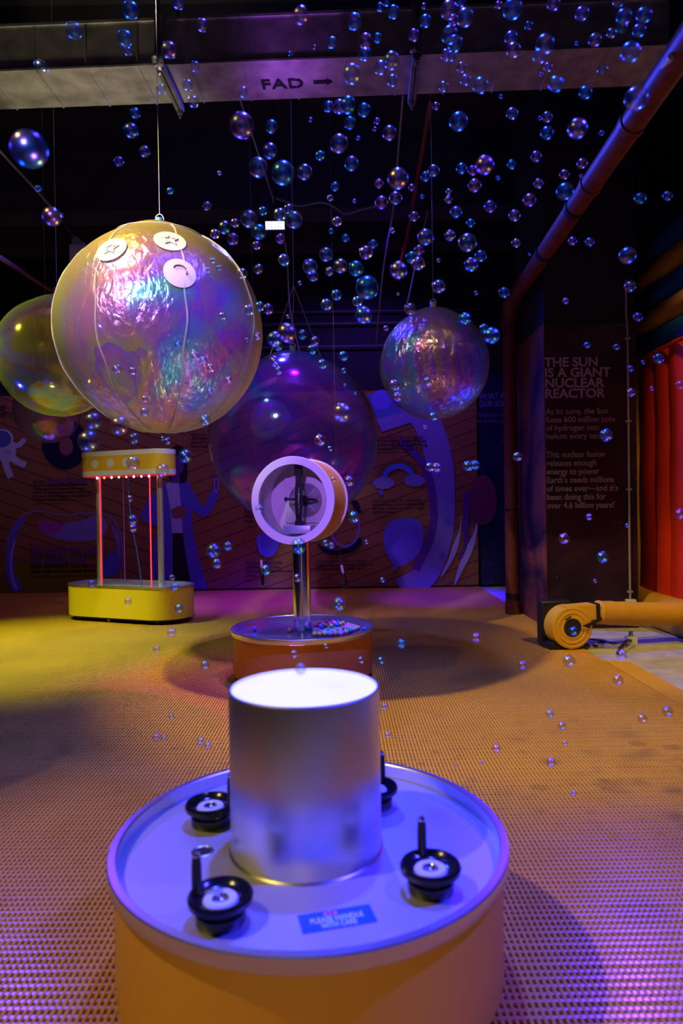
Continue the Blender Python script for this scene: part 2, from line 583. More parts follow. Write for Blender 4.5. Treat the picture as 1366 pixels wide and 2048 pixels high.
def wall_text(name, body, x0, y0, x1, y1, plane, m, parent, bold=0.0, space_line=1.0, label=None, spacing=1.0):
    """pixel box of the words -> the real wall plane they are printed on; one mesh per line"""
    a, b = ony(x0, y1, plane), ony(x1, y0, plane)
    a2, b2 = ony(x0, y0, plane), ony(x1, y1, plane)
    zt, zb = (a2.z + b.z) / 2, (a.z + b2.z) / 2
    lines = []
    for i, ln_ in enumerate(body.split('\n')):
        o = text_mesh(name, ln_, m, parent, bold, spacing, space_line, label=label)
        for v in o.data.vertices:
            v.co.y -= i * space_line
        lines.append(o)
    vs = [v for o in lines for v in o.data.vertices]
    ax, bx = min(v.co.x for v in vs), max(v.co.x for v in vs)
    ay, by = min(v.co.y for v in vs), max(v.co.y for v in vs)
    for v in vs:
        v.co = Vector((a.x + (v.co.x - ax) / (bx - ax) * (b.x - a.x), plane - 0.002 * (1 if v.co.z > 0 else 0), zb + (v.co.y - ay) / (by - ay) * (zt - zb)))
    return lines


PF = PY0 - 0.0145
wall_text('heading', 'THE SUN\nIS A GIANT\nNUCLEAR\nREACTOR', 1089, 714, 1221, 796, PF, M['print_white'], sun, 0.028, 0.82)
wall_text('paragraph', 'At its core, the Sun\nfuses 600 million tons\nof hydrogen into\nhelium every second.', 1092, 816, 1230, 881, PF,
          M['print_white'], sun, 0.008, 0.98)
wall_text('paragraph', "This nuclear fusion\nreleases enough\nenergy to power\nEarth's needs millions\nof times over\u2014and it's\nbeen doing this for\nover 4.6 billion years!",
          1094, 902, 1235, 1020, PF, M['print_white'], sun, 0.008, 0.98)

# ------------------------------------------------------------------ floor mat
MX0, MX1, MY0, MY1 = -7.2, 2.28, 0.6, 11.28
mt = empty('floor_mat', (0, 0, 0), 'amber perforated plastic matting covering the floor around the bubble exhibits', 'floor mat')
bm = B()
p = 0.0195
n = int((MX1 - MX0) / p)
for i in range(n):
    x = MX0 + i * p
    v = [bm.verts.new((xx, yy, zz)) for yy in (MY0, MY1) for xx, zz in ((x, 0.004), (x + 0.002, 0.013), (x + 0.0105, 0.013), (x + 0.0125, 0.004))]
    bm.faces.new((v[1], v[2], v[6], v[5]))
    bm.faces.new((v[0], v[1], v[5], v[4]))
    bm.faces.new((v[2], v[3], v[7], v[6]))
    bm.faces.new((v[0], v[3], v[2], v[1]))
obj('bar_layer', bm, M['mat_top'], mt, 0)
bm = B()
q = 0.030
n = int((MY1 - MY0) / q)
for i in range(n):
    y = MY0 + i * q
    h = (0.0115, 0.0098, 0.0118, 0.0094, 0.0102)[i % 5]
    v = [bm.verts.new((xx, yy, zz)) for xx in (MX0, MX1) for yy, zz in ((y, 0.001), (y + 0.0015, h), (y + 0.0125, h), (y + 0.014, 0.001))]
    bm.faces.new((v[1], v[5], v[6], v[2]))
    bm.faces.new((v[0], v[4], v[5], v[1]))
    bm.faces.new((v[2], v[6], v[7], v[3]))
obj('crossbar_layer', bm, M['mat_low'], mt, 0)
bm = B()
for k in range(7):
    x = MX1 + k * 0.03
    z = 0.014 * (1 - k / 8)
    box(bm, x, x + 0.026, 0.6, 5.86, 0.0005, z)
    box(bm, x + 0.026, x + 0.03, 0.6, 5.86, 0.0005, z * 0.6)
obj('ramp_edging', bm, M['mat_top'], mt, 0)
bm = B(); box(bm, MX0, MX1, MY0, MY1, -0.0004, 0.0008)
obj('underlay', bm, mat('dark_underlay', (0.03, 0.012, 0.006), 0.9), mt, 0)  # very dark sheet below the bars and crossbars

# ------------------------------------------------------------------ mural on the back wall
WY = 11.24
mural = empty('mural', (0, 0, 0), 'large printed bubble science mural along the back wall', 'mural')


def mural_mat(name, base, line):
    m = bpy.data.materials.new(name)
    m.use_nodes = True
    nt = m.node_tree
    b = nt.nodes['Principled BSDF']
    b.inputs['Roughness'].default_value = 0.6
    b.inputs['Specular IOR Level'].default_value = 0.15
    tc = nt.nodes.new('ShaderNodeTexCoord')
    sp = nt.nodes.new('ShaderNodeSeparateXYZ')
    nt.links.new(tc.outputs['Object'], sp.inputs[0])
    # rising lines on the right half, falling lines on the left half
    k = math_node(nt, 'MULTIPLY', math_node(nt, 'ABSOLUTE', math_node(nt, 'ADD', sp.outputs['X'], 2.6)), -0.36)
    a = math_node(nt, 'ADD', sp.outputs['Z'], k)
    f = math_node(nt, 'FRACT', math_node(nt, 'MULTIPLY', a, 4.6))
    l = math_node(nt, 'LESS_THAN', f, 0.085)
    mx = nt.nodes.new('ShaderNodeMix')
    mx.data_type = 'RGBA'
    mx.inputs['A'].default_value = (*base, 1)
    mx.inputs['B'].default_value = (*line, 1)
    nt.links.new(l, mx.inputs['Factor'])
    nt.links.new(mx.outputs['Result'], b.inputs['Base Color'])
    return m


M['mural'] = mural_mat('orange_hatched_print', (0.32, 0.14, 0.055), (0.15, 0.03, 0.03))
a, b_ = ony(-260, 1195, WY), ony(957, 778, WY)
bm = B(); box(bm, a.x, b_.x, WY, WY + 0.05, 0.04, b_.z); obj('printed_panel', bm, M['mural'], mural, 0)
lay = [0]


def print_shape(name, pts, m, y=None, px=True):
    lay[0] += 1
    yy = WY - 0.0006 * lay[0]
    P = []
    for q in pts:
        w = ony(q[0], q[1], WY)
        P.append((w.x, w.z))
    bm = B()
    prism(bm, P, yy, yy + 0.0004)
    return obj(name, bm, m, mural, 0)


def ell(cx, cy, rx, ry, n=40, rot=0.0, a0=0.0, a1=2 * pi):
    out = []
    full = abs(a1 - a0 - 2 * pi) < 1e-6
    for i in range(n if full else n + 1):
        t = a0 + (a1 - a0) * i / n
        x, y = rx * cos(t), ry * sin(t)
        out.append((cx + x * cos(rot) - y * sin(rot), cy + x * sin(rot) + y * cos(rot)))
    return out


def band(path, w0, w1=None):
    """closed outline of a tapering stroke along a pixel path"""
    w1 = w0 if w1 is None else w1
    n = len(path)
    L, R = [], []
    for i, (x, y) in enumerate(path):
        ax, ay = path[max(i - 1, 0)]
        bx, by = path[min(i + 1, n - 1)]
        d = max(1e-6, sqrt((bx - ax) ** 2 + (by - ay) ** 2))
        nx, ny = -(by - ay) / d, (bx - ax) / d
        w = (w0 + (w1 - w0) * i / (n - 1)) / 2
        L.append((x + nx * w, y + ny * w))
        R.append((x - nx * w, y - ny * w))
    return L + R[::-1]


def spl(pts, n=8):
    return [(v.x, v.y) for v in smooth_pts([(p[0], p[1], 0) for p in pts], n)]


C_ = {}
for nm, c in dict(blue=(0.12, 0.10, 0.62), blue2=(0.16, 0.13, 0.75), pale=(0.50, 0.45, 0.80), white=(0.62, 0.60, 0.80),
                  navy=(0.010, 0.010, 0.04), dark=(0.02, 0.012, 0.03), skin=(0.30, 0.10, 0.10), ink=(0.035, 0.012, 0.03),
                  purple=(0.13, 0.04, 0.28), red=(0.30, 0.05, 0.05), green=(0.10, 0.16, 0.04), cyan=(0.05, 0.25, 0.75),
                  pink=(0.45, 0.05, 0.35), lilac=(0.26, 0.20, 0.55), sky=(0.10, 0.14, 0.45), lime=(0.26, 0.24, 0.01),
                  maroon=(0.22, 0.04, 0.09)).items():
    C_[nm] = mat('print_' + nm, c, 0.6, spec=0.15)

# left: meadow strip, long wobbly bubble, astronaut, round portrait
print_shape('meadow', [(-250, 1112), (150, 1128), (245, 1160), (245, 1196), (-250, 1200)], C_['lime'])
print_shape('bubble_swirl', spl([(90, 1040), (122, 1046), (165, 1040), (200, 1030), (215, 1055), (190, 1078), (140, 1082), (95, 1070), (78, 1052), (90, 1040)], 6)[:-1], C_['lilac'])
print_shape('bubble_swirl', spl([(78, 1040), (100, 1046), (128, 1046), (120, 1062), (95, 1066), (76, 1056), (78, 1040)], 6)[:-1], C_['pink'])
print_shape('bubble_rim', band(spl([(46, 1036), (28, 1065), (20, 1105), (22, 1150), (36, 1182)]), 12, 20), C_['blue2'])
print_shape('bubble_rim', band(spl([(30, 1080), (22, 1120), (26, 1160), (34, 1178)]), 3, 7), C_['pale'])
print_shape('bubble_outline', band(spl([(20, 1110), (18, 1075), (40, 1035), (75, 1022), (125, 1030), (170, 1026), (215, 1030), (238, 1060), (246, 1110), (240, 1160)]), 2.5, 2.5), C_['lilac'])
print_shape('bubble_gleam', spl([(225, 1050), (238, 1070), (242, 1108), (238, 1112), (232, 1080), (223, 1056), (225, 1050)], 4)[:-1], C_['lilac'])
print_shape('bubble_swirl', spl([(215, 1110), (232, 1100), (240, 1130), (228, 1150), (205, 1148), (215, 1110)], 5)[:-1], C_['blue'])
# astronaut
print_shape('astronaut_leg', band(spl([(8, 915), (14, 935), (22, 955)]), 14, 13), C_['white'])
print_shape('astronaut_leg', band(spl([(22, 912), (36, 924), (52, 930)]), 15, 12), C_['white'])
print_shape('astronaut_arm', band(spl([(26, 890), (38, 890), (50, 878)]), 11, 9), C_['white'])
print_shape('astronaut_arm', band(spl([(4, 890), (-10, 905), (-22, 912)]), 11, 9), C_['white'])
print_shape('astronaut_suit', spl([(2, 888), (16, 880), (30, 886), (32, 908), (24, 922), (8, 924), (-4, 912), (2, 888)], 5)[:-1], C_['white'])
print_shape('astronaut_helmet', ell(6, 878, 21, 20), C_['white'])
print_shape('astronaut_visor', ell(4, 878, 19, 17), C_['sky'])
print_shape('astronaut_chest_pack', [(6, 900), (22, 898), (23, 908), (7, 910)], C_['pale'])
print_shape('portrait_disc', ell(130, 888, 46, 50), C_['navy'])
print_shape('portrait_face', ell(133, 893, 14, 18), C_['skin'])
# woman in a blue coat holding a bubble wand
print_shape('coat', spl([(330, 966), (352, 962), (372, 962), (382, 975), (384, 1010), (386, 1060), (398, 1110), (414, 1178)], 5) +
            spl([(300, 1178), (306, 1100), (318, 1050), (322, 1000), (330, 966)], 5)[:-1], C_['blue'])
print_shape('sleeve', spl([(330, 968), (310, 985), (290, 1010), (282, 1035), (296, 1046), (318, 1050), (330, 1010), (330, 968)], 5)[:-1], C_['blue'])
print_shape('sleeve', spl([(372, 962), (388, 985), (402, 1008), (412, 1008), (426, 975), (438, 984), (420, 1026), (405, 1034), (388, 1022), (376, 1000), (372, 962)], 5)[:-1], C_['blue'])
print_shape('hand', spl([(424, 976), (428, 955), (434, 952), (438, 972), (436, 986), (424, 976)], 4)[:-1], C_['purple'])
print_shape('trousers', [(346, 1066), (366, 1066), (372, 1110), (384, 1176), (346, 1176)], C_['dark'])
print_shape('shirt', [(332, 966), (358, 962), (362, 1010), (366, 1066), (345, 1066), (340, 1010)], C_['pale'])
print_shape('jar', spl([(342, 1020), (358, 1012), (371, 1016), (372, 1028), (362, 1036), (346, 1036), (342, 1020)], 4)[:-1], C_['skin'])
print_shape('hair', spl([(338, 905), (350, 892), (366, 896), (374, 920), (372, 962), (352, 964), (336, 950), (338, 905)], 5)[:-1], C_['dark'])
print_shape('face', ell(356, 930, 12, 19), C_['purple'])
print_shape('neck', [(348, 944), (360, 944), (360, 966), (342, 966)], C_['purple'])
print_shape('wand_loop', band(ell(433, 970, 4, 14) + [ell(433, 970, 4, 14)[0]], 1.6), C_['pale'])
# right: sky panel, giant arcs, rainbow and clouds, balloons, dolphins
print_shape('sky_card', [(735, 790), (850, 768), (860, 830), (764, 864)], C_['sky'])
print_shape('sky_card_edge', [(752, 838), (860, 812), (862, 832), (764, 864)], C_['lilac'])
print_shape('sky_planet', ell(763, 800, 20, 20), C_['blue2'])
big = spl([(820, 800), (856, 850), (878, 920), (884, 1000), (878, 1080), (850, 1150), (800, 1178)], 8)
print_shape('bubble_arc', band(big, 56, 46), C_['lilac'])
inn = spl([(800, 880), (848, 930), (866, 1000), (862, 1070), (830, 1140)], 8)
print_shape('bubble_arc', band(inn, 14, 18), C_['purple'])
for k, nm in enumerate(('red', 'green', 'cyan', 'blue2')):
    r0 = 42 - k * 5
    print_shape('rainbow_stripe', band(ell(797, 962, r0, r0 * 1.0, 24, 0, pi * 1.0, pi * 2.0), 5.2), C_[nm])


def cloud(cx, cy, rx, ry):
    out = []
    N = 72
    for i in range(N):
        t = 2 * pi * i / N
        k = 1 + 0.09 * abs(sin(t * 4.5)) - 0.04
        out.append((cx + rx * k * cos(t), cy + ry * k * sin(t)))
    return out


print_shape('cloud', cloud(767, 966, 21, 12), C_['lilac'])
print_shape('cloud', cloud(829, 961, 21, 12), C_['lilac'])
print_shape('balloon', spl([(810, 1035), (838, 1042), (847, 1070), (838, 1105), (812, 1128), (790, 1130), (772, 1105), (767, 1068), (782, 1042), (810, 1035)], 6)[:-1], C_['blue2'])
print_shape('balloon_knot', [(786, 1130), (793, 1130), (795, 1140), (784, 1140)], C_['blue2'])
print_shape('balloon', spl([(512, 1075), (535, 1060), (560, 1075), (552, 1105), (535, 1114), (518, 1102), (512, 1075)], 6)[:-1], C_['blue2'])
print_shape('dolphin', spl([(632, 1085), (648, 1094), (672, 1100), (700, 1093), (714, 1075), (724, 1083), (708, 1102), (678, 1110), (650, 1106), (632, 1085)], 5)[:-1], C_['navy'])
print_shape('dolphin', spl([(700, 998), (716, 1004), (722, 1022), (730, 1026), (716, 1024), (706, 1012), (700, 998)], 5)[:-1], C_['navy'])
print_shape('bubble_ring', band(ell(690, 1056, 28, 36) + [ell(690, 1056, 28, 36)[0]], 5), C_['lilac'])
print_shape('streamer', spl([(923, 1025), (921, 1065), (915, 1095), (902, 1125), (880, 1155), (896, 1118), (906, 1088), (917, 1062), (923, 1025)], 5)[:-1], C_['pale'])
print_shape('streamer', spl([(956, 1018), (954, 1060), (944, 1102), (925, 1140), (908, 1170), (918, 1128), (930, 1098), (948, 1062), (956, 1018)], 5)[:-1], C_['pale'])
print_shape('bubble_streak', band(spl([(934, 985), (932, 1040), (930, 1090), (918, 1120)]), 14, 6), C_['purple'])
for (x, y, r) in ((894, 1042, 6), (884, 1110, 6), (767, 1162, 6), (762, 985, 5)):
    print_shape('bubble_spot', ell(x, y, r, r, 16), C_['blue2'])
TY = WY - 0.0006 * (lay[0] + 2)
ink = C_['ink']
wall_text('mural_heading', 'The bigger the bubble\nthe weaker it is!', 60, 1093, 212, 1126, TY, C_['purple'], mural, 0.02, 0.9)
wall_text('mural_caption', 'Large bubbles pop faster because\ntheir walls are stretched thinner', 61, 1128, 200, 1146, TY, ink, mural, 0.015, 0.95)
wall_text('mural_heading', 'Joseph Plateau', 94, 956, 172, 968, TY, C_['purple'], mural, 0.02)
wall_text('mural_caption', 'Scientist\ndiscovered that bubbles always have\nshapes with the least surface area\n(which is why they\u2019re always spherical).\nHis work led to modern soap film and\nsurface tension studies.',
          67, 960, 184, 1001, TY, ink, mural, 0.012)
wall_text('mural_caption', 'wet\never t', -4, 810, 22, 832, TY, ink, mural, 0.02)
wall_text('mural_caption', 'Bubbles can\nof color\nlike a rainbow,\nwait long', 382, 866, 440, 898, TY, ink, mural, 0.015)
wall_text('mural_caption', 'Bubbles can\nfreeze in the\nsnow', 489, 1018, 530, 1047, TY, ink, mural, 0.015)
wall_text('mural_caption', 'Bubbles can freeze! In the\ncold weather, they turn\ninto tiny snow globes before they\nshatter.', 493, 1122, 586, 1153, TY, ink, mural, 0.015)
wall_text('mural_caption', 'Helium filled balloons float\nhigher and last longer because\nhelium is lighter than air.', 632, 1119, 745, 1141, TY, ink, mural, 0.015)
wall_text('mural_caption', 'Like bubbles? If you blow\nout through a sock soaked\nin soap, you\u2019ll create a long\nfoamy bubble snake!', 744, 871, 854, 902, TY, ink, mural, 0.015)
wall_text('mural_caption', 'Some animals, like dolphins\nand whales, blow bubble rings\nfor fun, making bubbles rings\nunderwater!', 745, 998, 850, 1026, TY, ink, mural, 0.015)

side = empty('wall_panel', (0, 0, 0), 'dark navy starry wall panel between the mural and the red pipe', 'wall panel')
a, b_ = ony(957, 1190, WY), ony(1075, 745, WY)
M['navy_print'] = galaxy_mat('night_sky_print', (0.012, 0.012, 0.045), (0.03, 0.03, 0.12), 2.0)
bm = B(); box(bm, a.x + .005, b_.x, WY, WY + 0.05, 0.04, b_.z); obj('printed_panel', bm, M['navy_print'], side, 0)
wall_text('heading', 'WHAT ABOUT\nOUR SOLAR', 957, 786, 1044, 813, WY - 0.001, M['print_dim'], side, 0.03, 0.95)
wall_text('caption', 'The planets orbit the\nsun at many speeds', 953, 825, 1030, 848, WY - 0.001, M['print_dim'], side, 0.0)
bm = B()
P = [(ony(x, y, WY).x, ony(x, y, WY).z) for x, y in ell(965, 1000, 27, 50)]
prism(bm, P, WY - 0.05, WY - 0.04)
obj('pink_planet', bm, C_['maroon'], side, 0)
bm = B(); box(bm, -9, 2.2, 11.25, 11.3, 0, 0.04); o = struct('baseboard_back', bm, M['black'])

# conduits high on the back wall
for py in (622, 646, 692):
    q = ony(700, py, 11.2)
    bm = B(); tube(bm, [(-6.5, 11.22, q.z), (2.3, 11.22, q.z)], 0.017, 8)
    tag(obj('conduit', bm, M['wall_conduit'], None), {622: 'topmost of three thin conduits running across the upper back wall',
        646: 'middle of three thin conduits running across the upper back wall',
        692: 'lowest of three thin conduits running across the upper back wall'}[py], 'conduit', 'conduits on the back wall')

# ------------------------------------------------------------------ duct
dl, dr = ony(0, 152, 5.62), ony(1336, 96, 5.42)
ang = math.atan2(dr.y - dl.y, dr.x - dl.x)
DZ = 5.02
duct = empty('air_duct', (dl.x - 1.5, dl.y + 0.03, DZ), 'long galvanised rectangular air duct crossing under the ceiling', 'duct', ang)
LEN = dr.x - dl.x + 1.5
bm = B(); box(bm, 0, LEN, 0, 0.53, 0, 0.36); obj('duct_body', bm, M['galv'], duct, 0)
k = 0.1
while k < LEN:
    bm = B()
    box(bm, k, k + 0.012, -0.006, 0.536, -0.008, 0.366)
    obj('seam', bm, M['galv'], duct, 0)
    k += 0.425
bm = B(); box(bm, 0, LEN, -0.012, 0.0, 0.35, 0.372); box(bm, 0, LEN, -0.010, 0.0, -0.012, 0.004)
obj('edge_flange', bm, M['galv'], duct, 0)


def hanger(px, name_label):
    w = ony(px, 150, 5.55)
    x = (w.x - duct.location.x)
    bm = B()
    box(bm, x - 0.035, x - 0.005, -0.05, 0.58, -0.055, -0.010)
    box(bm, x + 0.006, x + 0.036, -0.05, 0.58, -0.055, -0.010)
    box(bm, x - 0.035, x - 0.004, -0.055, -0.014, -0.06, 0.40)
    box(bm, x + 0.006, x + 0.036, -0.055, -0.014, -0.02, 0.38)
    f = obj('hanger_frame', bm, M['galv_dark'], duct, 0)
    bm = B()
    tube(bm, [(x, -0.035, -0.12), (x, -0.035, 1.37)], 0.011, 8)
    tube(bm, [(x, 0.56, -0.12), (x, 0.56, 1.37)], 0.011, 8)
    obj('threaded_rod', bm, M['galv_dark'], f)
    bm = B()
    for yy in (-0.035, 0.56):
        lathe(bm, [(0, -0.085), (0.026, -0.085), (0.026, -0.06), (0, -0.06)], 8, Matrix.Translation((x, yy, 0)))
    sphere(bm, 0.03, 12, 8, (x - 0.03, -0.06, 0.0))
    obj('nut', bm, M['galv_dark'], f)


hanger(323, '')
hanger(832, '')
# stencil on the underside
ux, uy = Vector((cos(ang), sin(ang), 0)), Vector((-sin(ang), cos(ang), 0))


def under(px, py):
    q = onz(px, py, DZ) - duct.location
    return q.dot(ux), q.dot(uy)


t = text_mesh('stencil_text', 'FAD', M['stencil'], duct, 0.02, 1.08)
xa, ya = under(526, 177)
xb, yb = under(605, 155)
vs = t.data.vertices
ax, bx = min(v.co.x for v in vs), max(v.co.x for v in vs)
ay, by = min(v.co.y for v in vs), max(v.co.y for v in vs)
hz = max(v.co.z for v in vs)
for v in vs:
    # letters read from below: their feet toward the far edge
    fy = (v.co.y - ay) / (by - ay)
    v.co = Vector((xa + (v.co.x - ax) / (bx - ax) * (xb - xa), ya + fy * (yb - ya), -0.0105 if v.co.z > 0 else -0.0095))
bm = B()
x0, yc = under(627, 163)
x1, _ = under(666, 161)
hh = abs(under(640, 158)[1] - under(640, 168)[1]) / 2
pts = [(x0, yc - hh * .6), (x1 - .055, yc - hh * .6), (x1 - .055, yc - hh * 1.25), (x1, yc), (x1 - .055, yc + hh * 1.25), (x1 - .055, yc + hh * .6), (x0, yc + hh * .6)]
va = [bm.verts.new((p_[0], p_[1], -0.0105)) for p_ in pts]
vb = [bm.verts.new((p_[0], p_[1], -0.009)) for p_ in pts]
bm.faces.new(va); bm.faces.new(vb[::-1])
for i in range(len(pts)):
    j = (i + 1) % len(pts)
    bm.faces.new((va[i], vb[i], vb[j], va[j]))
obj('stencil_arrow', bm, M['stencil'], duct, 0)

# ------------------------------------------------------------------ red drain pipe
pipe = empty('drain_pipe', (2.13, 8.45, 0), 'dark red drain pipe beside the column, bending to run under the ceiling', 'pipe')
E0 = Vector((0, 0, 0)) - Vector((2.13, 8.45, 0))
zt = ony(1004, 607, 8.45).z
bm = B()
tube(bm, [(0, 0, 0.10), (0, 0, zt - 0.22)], 0.085, 24)
obj('upright', bm, M['pipe'], pipe)
bm = B()
arc = [Vector((0, -0.24 + 0.24 * cos(t), zt - 0.24 + 0.24 * sin(t))) for t in [i * pi / 16 for i in range(9)]]
tube(bm, [Vector((0, 0, zt - 0.30))] + arc + [Vector((0, -0.34, zt))], 0.097, 24)
obj('elbow', bm, M['pipe'], pipe)
e1 = at(1345, 128, 3.9) - Vector((2.13, 8.45, 0))
dirp = (e1 - Vector((0, -0.3, zt))).normalized()
far = Vector((0, -0.3, zt)) + dirp * 6.5
bm = B(); tube(bm, [Vector((0, -0.3, zt)), far], 0.085, 24); obj('overhead_run', bm, M['pipe'], pipe)
for s in (1.35, 2.35, 2.75, 3.6):
    bm = B(); c = Vector((0, -0.3, zt)) + dirp * s
    tube(bm, [c, c + dirp * 0.07], 0.094, 24); obj('coupling', bm, M['black'] if s in (1.35, 2.35) else M['pipe'], pipe)
for zz in (0.10, 1.37, 1.39):
    pass
bm = B(); lathe(bm, [(0.086, 0.0), (0.096, 0.0), (0.096, 0.17), (0.086, 0.17)], 24); obj('floor_collar', bm, M['pipe'], pipe)
bm = B(); lathe(bm, [(0.0855, 1.30), (0.090, 1.30), (0.090, 1.32), (0.0855, 1.32)], 24); obj('joint_band', bm, M['black'], pipe)
bm = B(); lathe(bm, [(0.0855, 0.20), (0.089, 0.20), (0.089, 0.27), (0.0855, 0.27)], 24); obj('joint_band', bm, M['black'], pipe)
# pale bracket strip along the pipe
a, b_ = at(1256, 222, 4.55), at(1343, 112, 3.75)
bm = B(); tube(bm, [a, a.lerp(b_, 0.45)], 0.022, 6); tube(bm, [a.lerp(b_, 0.55), b_], 0.020, 6)
tag(obj('light_batten', bm, M['white'], None), 'slim white light batten beside the overhead red pipe', 'light')
a, b_ = at(893 + 0, 420, 6), None

# thin dark red sprinkler pipe
a, b_ = at(862, 200, 7.2), at(815, 470, 9.2)
bm = B(); tube(bm, [a, b_, at(795, 560, 10.2)], 0.030, 12)
tag(obj('sprinkler_pipe', bm, M['pipe'], None), 'thin dark red sprinkler pipe running back below the ceiling', 'pipe')
a = [at(-60, 485, 5.2), at(0, 515, 6.0), at(120, 592, 8.6)]
bm = B(); tube(bm, a, 0.022, 10)
tag(obj('sprinkler_pipe', bm, M['pipe'], None), 'thin red sprinkler pipe above the yellow balloon at far left', 'pipe')

# ------------------------------------------------------------------ ceiling cables
bm = B(); tube(bm, smooth_pts([at(478, 195, 7.2), at(482, 205, 7.4), at(545, 395, 8.6), at(572, 500, 9.2), at(580, 620, 9.6), at(601, 712, 10.0)], 6), 0.011, 8)
tag(obj('cable', bm, M['cable'], None), 'grey straight cable descending from duct behind the left string of bubbles', 'cable')
bm = B(); tube(bm, smooth_pts([at(545, 393, 8.58), at(575, 405, 8.7), at(600, 412, 8.75), at(640, 405, 8.8), at(665, 412, 8.85), at(690, 428, 8.9), at(720, 420, 8.9), at(752, 412, 8.9)], 8), 0.012, 8)
tag(obj('cable', bm, M['cable'], None), 'wavy grey cable sagging across the dark ceiling', 'cable')
bm = B(); tube(bm, smooth_pts([at(806, 192, 6.6), at(800, 260, 7.2), at(786, 420, 8.4), at(766, 545, 9.2), at(752, 690, 10.2)], 6), 0.011, 8)
tag(obj('cable', bm, M['cable'], None), 'grey straight cable descending behind the right duct hanger', 'cable')
bm = B(); tube(bm, smooth_pts([ony(858, 411, 8.948), at(838, 500, 9.2), at(812, 620, 10)], 6), 0.010, 8)
lz = obj('cable', bm, M['cable'], None)
tag(lz, 'short grey cable hanging from a small dark ceiling box', 'cable')
q = ony(858, 411, 8.948)
bm = B(); rbox(bm, q.x - .05, q.x + .05, q.y - .05, q.y + .05, q.z - .05, q.z + .05, .01)
tag(obj('junction_box', bm, M['plinth'], None), 'small dark junction box at the top of the short cable', 'box')
bm = B(); tube(bm, [at(-40, 262, 5.6), at(0, 302, 6.2), at(70, 378, 7.0), at(106, 418, 7.4)], 0.012, 8)
tag(obj('cable', bm, M['cable'], None), 'grey cable running down to the spotlight at far left', 'cable')

# ------------------------------------------------------------------ track spotlight left of the big balloon
q = at(156, 512, 7.6)
ts = empty('track_spotlight', q, 'small white boxy spotlight hanging left of the biggest balloon', 'spotlight')
bm = B(); rbox(bm, -0.075, 0.07, -0.06, 0.06, -0.10, 0.11, 0.008); obj('lamp_head', bm, M['white'], ts)
bm = B(); prism(bm, [(-.06, .12), (-.05, .20), (-.01, .21), (.08, .14), (.07, .12)], -0.03, 0.03); obj('bracket', bm, M['conduit'], ts, 0)
bm = B(); tube(bm, [Vector((-.03, 0, .20)), at(106, 420, 7.4) - q], 0.022, 8); obj('arm', bm, M['black'], ts)
bm = B(); lathe(bm, [(0, -.02), (.07, -.02), (.085, .0), (.07, .02), (0, .02)], 16, Matrix.Translation(at(112, 430, 7.42) - q)); obj('ceiling_rose', bm, M['conduit'], ts)

# ------------------------------------------------------------------ blue LED flood
q = at(550, 451, 8.4)
lf = empty('led_floodlight', q, 'glowing blue white LED floodlight under the ceiling above the big hanging balloons', 'floodlight')
bm = B(); rbox(bm, -0.14, 0.14, 0.0, 0.07, -0.07, 0.07, 0.01); obj('housing', bm, M['black'], lf)
M['led'] = mat('lit_led_panel', (.9, .9, 1), .4, emit=(0.55, 0.50, 1.0), estr=9.0)
bm = B()
for i in range(6):
    for j in range(3):
        x, z = -0.10 + i * 0.04, -0.035 + j * 0.035
        rbox(bm, x - .017, x + .017, -0.008, 0.0, z - .014, z + .014, .004, 1)
obj('led_array', bm, M['led'], lf, 0)
bm = B(); box(bm, -0.16, -0.142, 0.01, 0.05, -0.03, 0.24); box(bm, 0.142, 0.16, 0.01, 0.05, -0.03, 0.24); box(bm, -0.16, 0.16, 0.01, 0.05, 0.22, 0.24)
obj('bracket', bm, M['black'], lf, 0)
bm = B(); tube(bm, [(0, 0.03, 0.24), (0, 0.03, 6.4 - q.z)], 0.012, 8); obj('drop_rod', bm, M['black'], lf)

# board added out of view at left to cast a straight edged shadow
bn = empty('shadow_board', (-2.2, 2.95, 0.013), 'dark shadow casting board added out of view at left on the mat', 'board')
bm = B(); rbox(bm, -0.012, 0.012, -0.46, 0.46, 0.05, 2.2, 0.004, 1); obj('panel', bm, M['plinth'], bn)
for y in (-0.35, 0.35):
    bm = B(); rbox(bm, -0.25, 0.25, y - .03, y + .03, 0.0, 0.05, 0.008, 1); obj('foot', bm, M['conduit'], bn)

